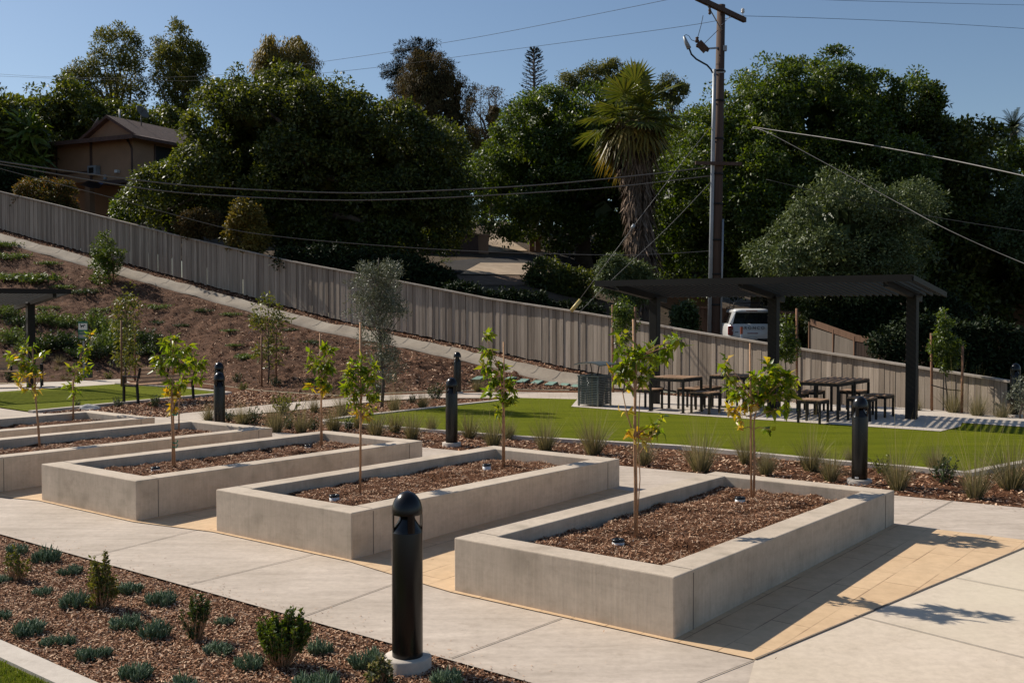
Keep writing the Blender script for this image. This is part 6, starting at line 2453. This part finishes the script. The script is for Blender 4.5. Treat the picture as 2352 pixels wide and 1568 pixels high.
# filler so no sky shows through low gaps
tree('broadleaf_tree', 'shaded background tree low between the weeping tree and the central ficus', 96,
     [(960, 330), (1000, 290), (1100, 290), (1180, 270), (1260, 260), (1260, 520), (1000, 520)], 'ficus', 125, 380, .65, 40, .27, .15, 1110, .3, 6, base_d=97, thick=.4, dens_core=1.8)
tree('broadleaf_tree', 'shaded background tree behind the fan palm and pole', 72,
     [(1400, 260), (1480, 230), (1620, 260), (1700, 300), (1700, 640), (1420, 640)], 'ficus', 126, 420, .65, 40, .27, .15, 1560, .35, 6, base_d=73, thick=.4, dens_core=1.8)
tree('broadleaf_tree', 'shaded lower foliage across the street left of the driveway', 60,
     [(560, 480), (760, 440), (900, 430), (1000, 450), (1095, 480), (1095, 560), (1010, 600), (960, 585), (900, 600), (560, 640)], 'ficus', 127, 420, .6, 44, .24, .13, 800, .3, 6, base_d=60, thick=.5, dens_core=1.8)

# shrubs beyond the fence
tree('added_dark_hedge', 'near-black leaf mass added as shade low behind the fence under the huge dark tree', 41.5,  # leaf mass added, near-black in colour, in place of shade under the tree
     [(600, 600), (640, 578), (720, 572), (800, 580), (880, 584), (940, 592), (1000, 600), (1030, 622), (1040, 660), (1010, 700), (850, 670), (700, 640)], 'shade_fill_and_palm', 128, 420, .34, 46, .15, .08, 820, .05, 6, base_d=41.8, thick=.5, dens_core=1.6, cat='hedge')
tree('front_yard_bush', 'glossy green bush mass in front of the tan house', 50, [(255, 490), (275, 452), (310, 420), (330, 392), (365, 372), (405, 380), (440, 420), (470, 470), (500, 520), (430, 545), (330, 520), (262, 505)], 'ficus_b', 131, 420, .36, 50, .15, .085, 390, .12, 8, base_d=50, thick=.8, dens_core=1.3, bough=0.8, cat='shrub')
tree('rusty_shrub', 'rusty orange and green shrub over the fence below the tan house', 50.5, [(28, 460), (40, 430), (70, 415), (100, 402), (130, 408), (160, 415), (172, 440), (175, 480), (150, 510), (60, 490)], 'redshrub', 132, 260, .3, 44, .14, .06, 100, .06, 8, base_d=50.5, thick=.8, dens_core=.7, cat='shrub')
tree('yellow_green_shrub', 'yellow-green loose shrub over the fence before the black shade', 43, [(515, 520), (525, 480), (548, 465), (575, 468), (600, 485), (615, 520), (618, 575), (570, 590), (525, 570)], 'yellowleaf', 133, 170, .28, 46, .13, .07, 567, .06, 8, base_d=43.2, thick=.8, dens_core=.7, cat='shrub')
tree('brown_shrub', 'dry brown shrub over the fence left of the yellow-green one', 44, [(395, 520), (410, 485), (450, 478), (500, 490), (520, 520), (520, 555), (430, 550)], 'brownleaf', 134, 170, .28, 46, .12, .05, 460, .05, 8, base_d=44.5, thick=.7, dens_core=.7, cat='shrub')
tree('bamboo_shrub', 'soft grey-green shrub at the foot of the fan palm', 38, [(1362, 640), (1370, 605), (1400, 590), (1440, 592), (1480, 600), (1500, 625), (1505, 690), (1440, 700), (1380, 680)], 'grey', 135, 220, .28, 50, .16, .05, 1430, .05, 8, base_d=38.5, thick=.8, dens_core=.9, cat='shrub')
tree('dark_hedge', 'dark clipped hedge right of the sunlit driveway apron', 47, [(1203, 650), (1210, 610), (1240, 590), (1275, 590), (1300, 612), (1345, 610), (1375, 640), (1370, 720), (1215, 720)], 'ficus', 136, 260, .36, 46, .15, .085, 1270, .06, 5, base_d=47.5, thick=.7, dens_core=1.6, cat='hedge')
tree('green_verge_plant', 'bright green sunlit plants left of the driveway apron', 51, [(1012, 612), (1025, 603), (1050, 612), (1072, 628), (1060, 640), (1020, 636)], 'shrub', 137, 60, .25, 44, .16, .06, 1042, 0, 0, base_d=51, thick=.9, dens_core=.8, cat='plant')
tree('green_verge_plant', 'bright green weeds along the right of the far driveway', 66, [(1160, 545), (1185, 545), (1210, 552), (1216, 572), (1195, 572), (1172, 556)], 'shrub', 138, 60, .28, 44, .2, .08, 1192, 0, 0, base_d=66, thick=.9, dens_core=.8, cat='plant')
tree('yard_shrub', 'olive shrub behind the left post of the pavilion', 37, [(1540, 740), (1545, 712), (1565, 700), (1590, 706), (1600, 735), (1598, 760), (1550, 760)], 'shrub_d', 139, 120, .25, 46, .12, .06, 1570, .05, 6, base_d=37.2, thick=.8, dens_core=1.0, cat='shrub')
tree('dark_hedge', 'tall black hedge right of the white car', 42, [(1790, 800), (1795, 740), (1815, 725), (1845, 735), (1862, 770), (1870, 830), (1800, 830)], 'ficus', 140, 150, .33, 46, .13, .07, 1830, .06, 5, base_d=42.3, thick=.7, dens_core=1.6, cat='hedge')
tree('vine_mass', 'leafy overhang above the mesh-screened fence', 40, [(1850, 700), (1880, 660), (1960, 660), (2060, 680), (2050, 740), (1980, 760), (1900, 740)], 'ficus_b', 141, 240, .33, 46, .14, .08, 1960, .1, 6, base_d=41, thick=.6, dens_core=1.2, cat='shrub')

tree('added_dark_hedge', 'near-black leaves added as shade low behind the right end of the grey fence', 28.5,  # added to hide lit ground; its dark colour stands for shade
     [(1985, 800), (2010, 755), (2080, 735), (2160, 728), (2240, 740), (2330, 760), (2440, 770), (2460, 900), (2330, 905), (2200, 870), (2080, 845)], 'shade_fill_and_palm', 142, 420, .30, 46, .14, .07, 2250, .05, 5, base_d=28.8, thick=.25, dens_core=1.8, cat='hedge')
tree('added_dark_hedge', 'near-black leaf backing added as shade behind the mesh-screened fence', 36.9,  # added foliage that paints the gap behind the screen as deep shade
     [(1850, 770), (1860, 700), (1920, 660), (2040, 650), (2150, 660), (2230, 700), (2230, 820), (1980, 820)], 'shade_fill_and_palm', 143, 380, .34, 46, .14, .07, 2040, .05, 5, base_d=37, thick=.12, dens_core=1.8, cat='hedge')
tree('added_dark_hedge', 'near-black low leaves added as shade directly behind the fence below the driveway', 37.5,  # added leaves whose colour gives the shade lying on this ground
     [(1015, 645), (1060, 655), (1130, 668), (1200, 668), (1290, 690), (1380, 705), (1380, 770), (1250, 750), (1100, 715), (1015, 700)], 'shade_fill_and_palm', 144, 300, .26, 46, .13, .07, 1190, .04, 5, base_d=38, thick=.3, dens_core=1.4, cat='hedge')
tree('added_dark_hedge', 'near-black leaf mass added as shade under the central ficus right of the gate pillars', 63,  # dark mass added over pale ground to stand for the canopy's shade
     [(1245, 552), (1300, 545), (1420, 545), (1580, 545), (1580, 650), (1380, 650), (1290, 610), (1250, 590)], 'shade_fill_and_palm', 145, 300, .36, 46, .18, .09, 1400, .05, 5, base_d=63.5, thick=.4, dens_core=1.6, cat='hedge')
tree('added_dark_hedge', 'dark foliage added to fill a sky gap at the left edge between the fence and the house', 55,  # added foliage that closes a gap of sky above the fence
     [(-200, 380), (0, 372), (70, 380), (100, 400), (100, 480), (-200, 470)], 'shade_fill_and_palm', 146, 240, .36, 46, .18, .09, 0, .05, 5, base_d=55.5, thick=.5, dens_core=1.6, cat='hedge')
# Norfolk pine
d = 86
b = ground_at(1230, 88)
r = thing('norfolk_pine', b, 'thin bare-branched Norfolk pine standing alone on the skyline', 'tree')
top = P(1226, 116, d)
m = MB().tube([b, b.lerp(top, .6), top], [.3, .16, .05], 8)
rng = np.random.default_rng(77)
LPb, LDb = [], []
H0 = P(1228, 232, d).z
for i in range(17):
    t = i / 16
    z = H0 + (top.z - H0) * t
    c = b.lerp(top, (z - b.z) / (top.z - b.z))
    ln = 1.0 * (1 - t) ** .5 * .95 + .25
    for k in range(6):
        a = k * math.pi / 3 + i * .5
        e = c + Vector((math.cos(a) * ln, math.sin(a) * ln, .35 * ln))
        m.tube([c, e], [.035, .02], 4, 0, False)
        for j in range(9 if t < .75 else 22):
            q = c.lerp(e, .3 + .75 * rng.random())
            LPb.append(np.array(q))
            LDb.append(unit(np.array((e - c).normalized()) + rdir(rng, 1)[0] * .6 + np.array([0, 0, .5])))
for _ in range(60):
    LPb.append(np.array(top) + rng.normal(size=3) * np.array([.28, .28, .25]) - np.array([0, 0, .2]))
    LDb.append(rdir(rng, 1)[0])
m.build('trunk', M['bark'], r)
LPb, LDb = np.array(LPb), np.array(LDb)
n = len(LPb)
V, Fq = leaf4(LPb, LDb, rdir(rng, n), rng.uniform(.14, .3, n), np.full(n, .06))
attach(mesh_np('crown', V, Fq, [M['cedar']]), r)


# ------------------------------------------------------------------ palms
def fan_palm(base, top, d):
    r = thing('fan_palm', base, 'fan palm with yellowing lower fronds and a shaggy brown skirt left of the pole', 'palm')
    rng = np.random.default_rng(88)
    m = MB()
    k = 14
    pts = [Vector(base).lerp(top, i / k) for i in range(k + 1)]
    m.tube(pts, [.36 - .08 * i / k + rng.normal() * .02 for i in range(k + 1)], 12)
    m.build('trunk', M['thatch'], r)
    # skirt of dead fronds hugging the trunk
    n = 5200
    t = rng.random(n)
    a = rng.uniform(0, 2 * math.pi, n)
    z0, z1 = .12, 1.0
    c = np.array(base)[None] * (1 - (z0 + (z1 - z0) * t))[:, None] + np.array(top)[None] * (z0 + (z1 - z0) * t)[:, None]
    shag = np.array([noise.noise(Vector((math.cos(q) * 1.2, math.sin(q) * 1.2, s * 7))) for q, s in zip(a, t)])
    rad = .30 + .22 * t + .42 * np.clip((t - .72) / .28, 0, 1) + shag * .22 + rng.normal(size=n) * .06
    pos = c + np.stack([np.cos(a) * rad, np.sin(a) * rad, np.zeros(n)], 1)
    D = unit(np.stack([np.cos(a) * .22, np.sin(a) * .22, -np.ones(n)], 1) + rng.normal(size=(n, 3)) * .22)
    N = unit(np.stack([np.cos(a), np.sin(a), np.zeros(n)], 1) + rng.normal(size=(n, 3)) * .4)
    V, Fq = leaf4(pos, D, N, rng.uniform(.3, 1.0, n), rng.uniform(.03, .10, n))
    attach(mesh_np('dry_skirt', V, Fq, [M['thatch']]), r)
    nf = 54
    for i in range(nf):
        el = R(80) - (i / nf) ** .8 * R(158)
        a = i * 2.39996
        dirv = Vector((math.cos(a) * math.cos(el), math.sin(a) * math.cos(el), math.sin(el)))
        ln = rng.uniform(.7, 1.75) * (1 if el > -.4 else .75)
        e = Vector(top) + dirv * ln + Vector((0, 0, -.15 * ln * ln if el < .6 else 0))
        mb = MB()
        mb.tube([top, Vector(top).lerp(e, .5) + Vector((0, 0, .06)), e], [.03, .022, .016], 5)
        # fan of pleated segments
        fwd = (dirv + Vector((0, 0, -.35 if el < 1.0 else 0))).normalized()
        side = fwd.cross(Vector((0, 0, 1)))
        if side.length < .1:
            side = Vector((1, 0, 0))
        side.normalize()
        nrm = side.cross(fwd)
        sz = rng.uniform(.95, 1.45)
        ns = 26
        yel = rng.random() < .8
        for s in range(ns):
            th = R(-118 + 236 * s / (ns - 1))
            dd = fwd * math.cos(th) + side * math.sin(th) + nrm * .12 * (1 if s % 2 else -1) * .3
            dd.normalize()
            perp = dd.cross(nrm).normalized()
            L = sz * (1 - .22 * abs(th) / R(118)) * rng.uniform(.9, 1.05)
            wb_ = .06
            p0 = e
            p1 = e + dd * L * .55 + nrm * (-.02)
            droop = Vector((0, 0, -(.34 if el < -.1 else .14 if el < .6 else .05) * L * rng.uniform(.5, 1.6)))
            p2 = e + dd * L + droop
            mb.add([p0, p1 + perp * wb_, p2, p1 - perp * wb_], [(0, 1, 2, 3)], 0 if not (el < R(-12) and yel) else 1)
        mb.build('frond', [M['palm'], M['palm_y']], r)
    return r


pd = 44.0
bb = ground_at(1490, pd)
fan_palm(bb, P(1452, 278, pd), pd)

# date palm
d = 92
bb = ground_at(2338, d)
r = thing('date_palm', bb, 'distant date palm with a feathery head at the right edge', 'palm')
top = P(2328, 292, d)
m = MB().tube([bb, Vector(bb).lerp(top, .6), top], [.4, .33, .3], 10)
m.build('trunk', M['bark'], r)
rng = np.random.default_rng(99)
for i in range(44):
    el = R(82) - (i / 44) ** .9 * R(120)
    a = i * 2.39996
    dirv = Vector((math.cos(a) * math.cos(el), math.sin(a) * math.cos(el), math.sin(el)))
    mb = MB()
    L = rng.uniform(1.5, 1.95)
    pts = []
    p = Vector(top)
    v_ = dirv.copy()
    for s in range(8):
        pts.append(p.copy())
        p = p + v_ * L / 7
        v_ = (v_ + Vector((0, 0, -.14))).normalized()
    mb.tube(pts, [.03 - .003 * k for k in range(8)], 4)
    for s in range(1, 8):
        for w_ in range(3):
            q = pts[s - 1].lerp(pts[s], w_ / 3)
            dv = (pts[s] - pts[s - 1]).normalized()
            sd_ = dv.cross(Vector((0, 0, 1))).normalized()
            for sg_2 in (-1, 1):
                dd = (sd_ * sg_2 + dv * .7 + Vector((0, 0, -.15))).normalized()
                ll = .42 * (1 - .5 * s / 8)
                mb.add([q, q + dd * ll * .5 + dv * .03, q + dd * ll, q + dd * ll * .5 - dv * .03], [(0, 1, 2, 3)])
    mb.build('frond', M['shade_fill_and_palm'], r)


# ------------------------------------------------------------------ young trees on the slope and along the fence
def staked(name, base_uv, label, poly, mat, seed, n, rc, leaves, L, W, stakes, thick=.7, d=None, trunk_top=None, r0=.02, hang=0, nl=22, d_off=0, cat='tree', five=False, core=0.0, upright=0, ragged=1.0):
    base = place(*base_uv)
    d = base.y
    V, Fq, C = crown(poly, d, n, rc, leaves, L, W, seed, thick=thick, dens_core=core, back=.5, hang=hang, five=five, upright=upright, ragged=ragged)
    r = thing(name, base, label, cat)
    m = MB()
    rng = np.random.default_rng(seed)
    poly = np.asarray(poly, float)
    tt = P(*(trunk_top or (poly[:, 0].mean(), poly[:, 1].min() + 12)), d)
    k = 6
    pts = [Vector(base).lerp(tt, i / k) + Vector((rng.normal() * .02, rng.normal() * .02, 0)) * (0 < i < k) for i in range(k + 1)]
    m.tube(pts, [r0 * (1.2 - i / k * .9) for i in range(k + 1)], 7)
    for i in rng.integers(0, len(C), nl):
        e = Vector(C[i])
        # branch leaves the trunk below the clump
        zt = max(base.z + .25 * (tt.z - base.z), e.z - (e - tt).length * .1 - abs(e.x - base.x) * 1.0 - .1)
        t = min(1, max(.15, (zt - base.z) / (tt.z - base.z)))
        s = Vector(base).lerp(tt, t)
        m.tube([s, s.lerp(e, .5) + Vector((0, 0, -.03)), e], [r0 * .4, r0 * .3, r0 * .12], 4, 0, False)
    m.build('trunk', M['bark'], r)
    attach(mesh_np('crown', V, Fq, [M[mat]]), r)
    for (ut, vt, ub, vb) in stakes:
        sb = place(ub, vb)
        e = P(ut, vt, sb.y)
        MB().tube([sb - Vector((0, 0, .2)), e], .03, 8).build('stake', M['lodge'], r)
    if len(stakes) == 2:
        a_ = P(stakes[0][0], stakes[0][1] * .35 + stakes[0][3] * .65, d)
        b_ = P(stakes[1][0], stakes[1][1] * .35 + stakes[1][3] * .65, d)
        MB().tube([a_, (a_ + b_) / 2 - Vector((0, 0, .03)), b_], .012, 5).build('tie_strap', M['black'], r)
    return r


staked('bushy_young_tree', (250, 650), 'bushy bright green young tree high on the slope below the ditch', [(205, 590), (212, 570), (228, 548), (238, 528), (250, 535), (258, 560), (272, 568), (290, 575), (282, 610), (278, 635), (255, 655), (215, 650), (208, 620)], 'shrub', 201, 130, .16, 34, .10, .045, [(259, 575, 261, 652)], thick=.9, core=.6)
staked('spindly_young_tree', (290, 884), 'spindly young tree with two stakes behind the bench', [(258, 700), (270, 670), (290, 655), (300, 680), (318, 690), (325, 720), (318, 780), (325, 840), (290, 850), (262, 830), (268, 780), (256, 740)], 'shrub_o', 202, 110, .20, 13, .12, .05, [(279, 735, 279, 890), (310, 725, 310, 874)], thick=.6, nl=34)
staked('spindly_young_tree', (616, 880), 'spindly young tree with two stakes in mid slope', [(598, 690), (610, 664), (628, 666), (636, 690), (650, 705), (655, 740), (645, 770), (660, 810), (640, 840), (600, 850), (590, 800), (600, 770), (570, 745), (575, 725), (596, 720)], 'shrub_o', 203, 100, .20, 12, .12, .05, [(601, 770, 601, 888), (634, 765, 634.5, 875)], thick=.6, nl=34)
staked('silver_olive_tree', (877, 937), 'silvery olive tree standing before the fence, tallest on the slope edge', [(806, 640), (815, 610), (838, 600), (858, 580), (880, 588), (895, 610), (920, 628), (918, 690), (925, 720), (900, 760), (905, 820), (890, 885), (868, 880), (850, 820), (832, 760), (820, 720)], 'oliveleaf', 204, 300, .19, 40, .085, .017, [(828, 745, 830, 920)], thick=.75, nl=70, r0=.035, upright=.7, ragged=2.0)
staked('young_laurel', (1432, 906), 'staked young laurel behind the trash receptacle, against the fence', [(1410, 745), (1414, 710), (1425, 685), (1440, 690), (1452, 715), (1458, 745), (1450, 780), (1432, 795), (1416, 780)], 'ficus_b', 205, 90, .17, 24, .09, .04, [(1407, 700, 1408, 905), (1459, 705, 1458, 908)], thick=.8)
staked('young_laurel', (1806, 931), 'staked young laurel behind the middle post, by the mesh fence', [(1784, 800), (1786, 765), (1798, 730), (1800, 706), (1808, 720), (1818, 755), (1828, 790), (1822, 820), (1806, 832), (1790, 822)], 'ficus_b', 206, 90, .15, 24, .09, .04, [(1830, 708, 1831, 932)], thick=.8)
staked('young_laurel', (2175, 949), 'twin-staked young laurel with upright shoots right of the pavilion', [(2136, 735), (2141, 728), (2150, 770), (2158, 740), (2160, 706), (2168, 708), (2172, 735), (2180, 720), (2188, 760), (2196, 790), (2206, 770), (2212, 780), (2205, 820), (2190, 850), (2172, 858), (2150, 835), (2140, 790)], 'ficus_b', 207, 130, .11, 22, .085, .04, [(2139, 765, 2141, 948), (2211, 794, 2209, 953)], thick=.8)
staked('olive_sapling', (2345, 966), 'thin olive sapling at the right edge beside the bollard', [(2320, 920), (2325, 880), (2345, 860), (2380, 860), (2390, 920), (2350, 940)], 'oliveleaf', 208, 60, .13, 24, .07, .02, [], thick=.8)
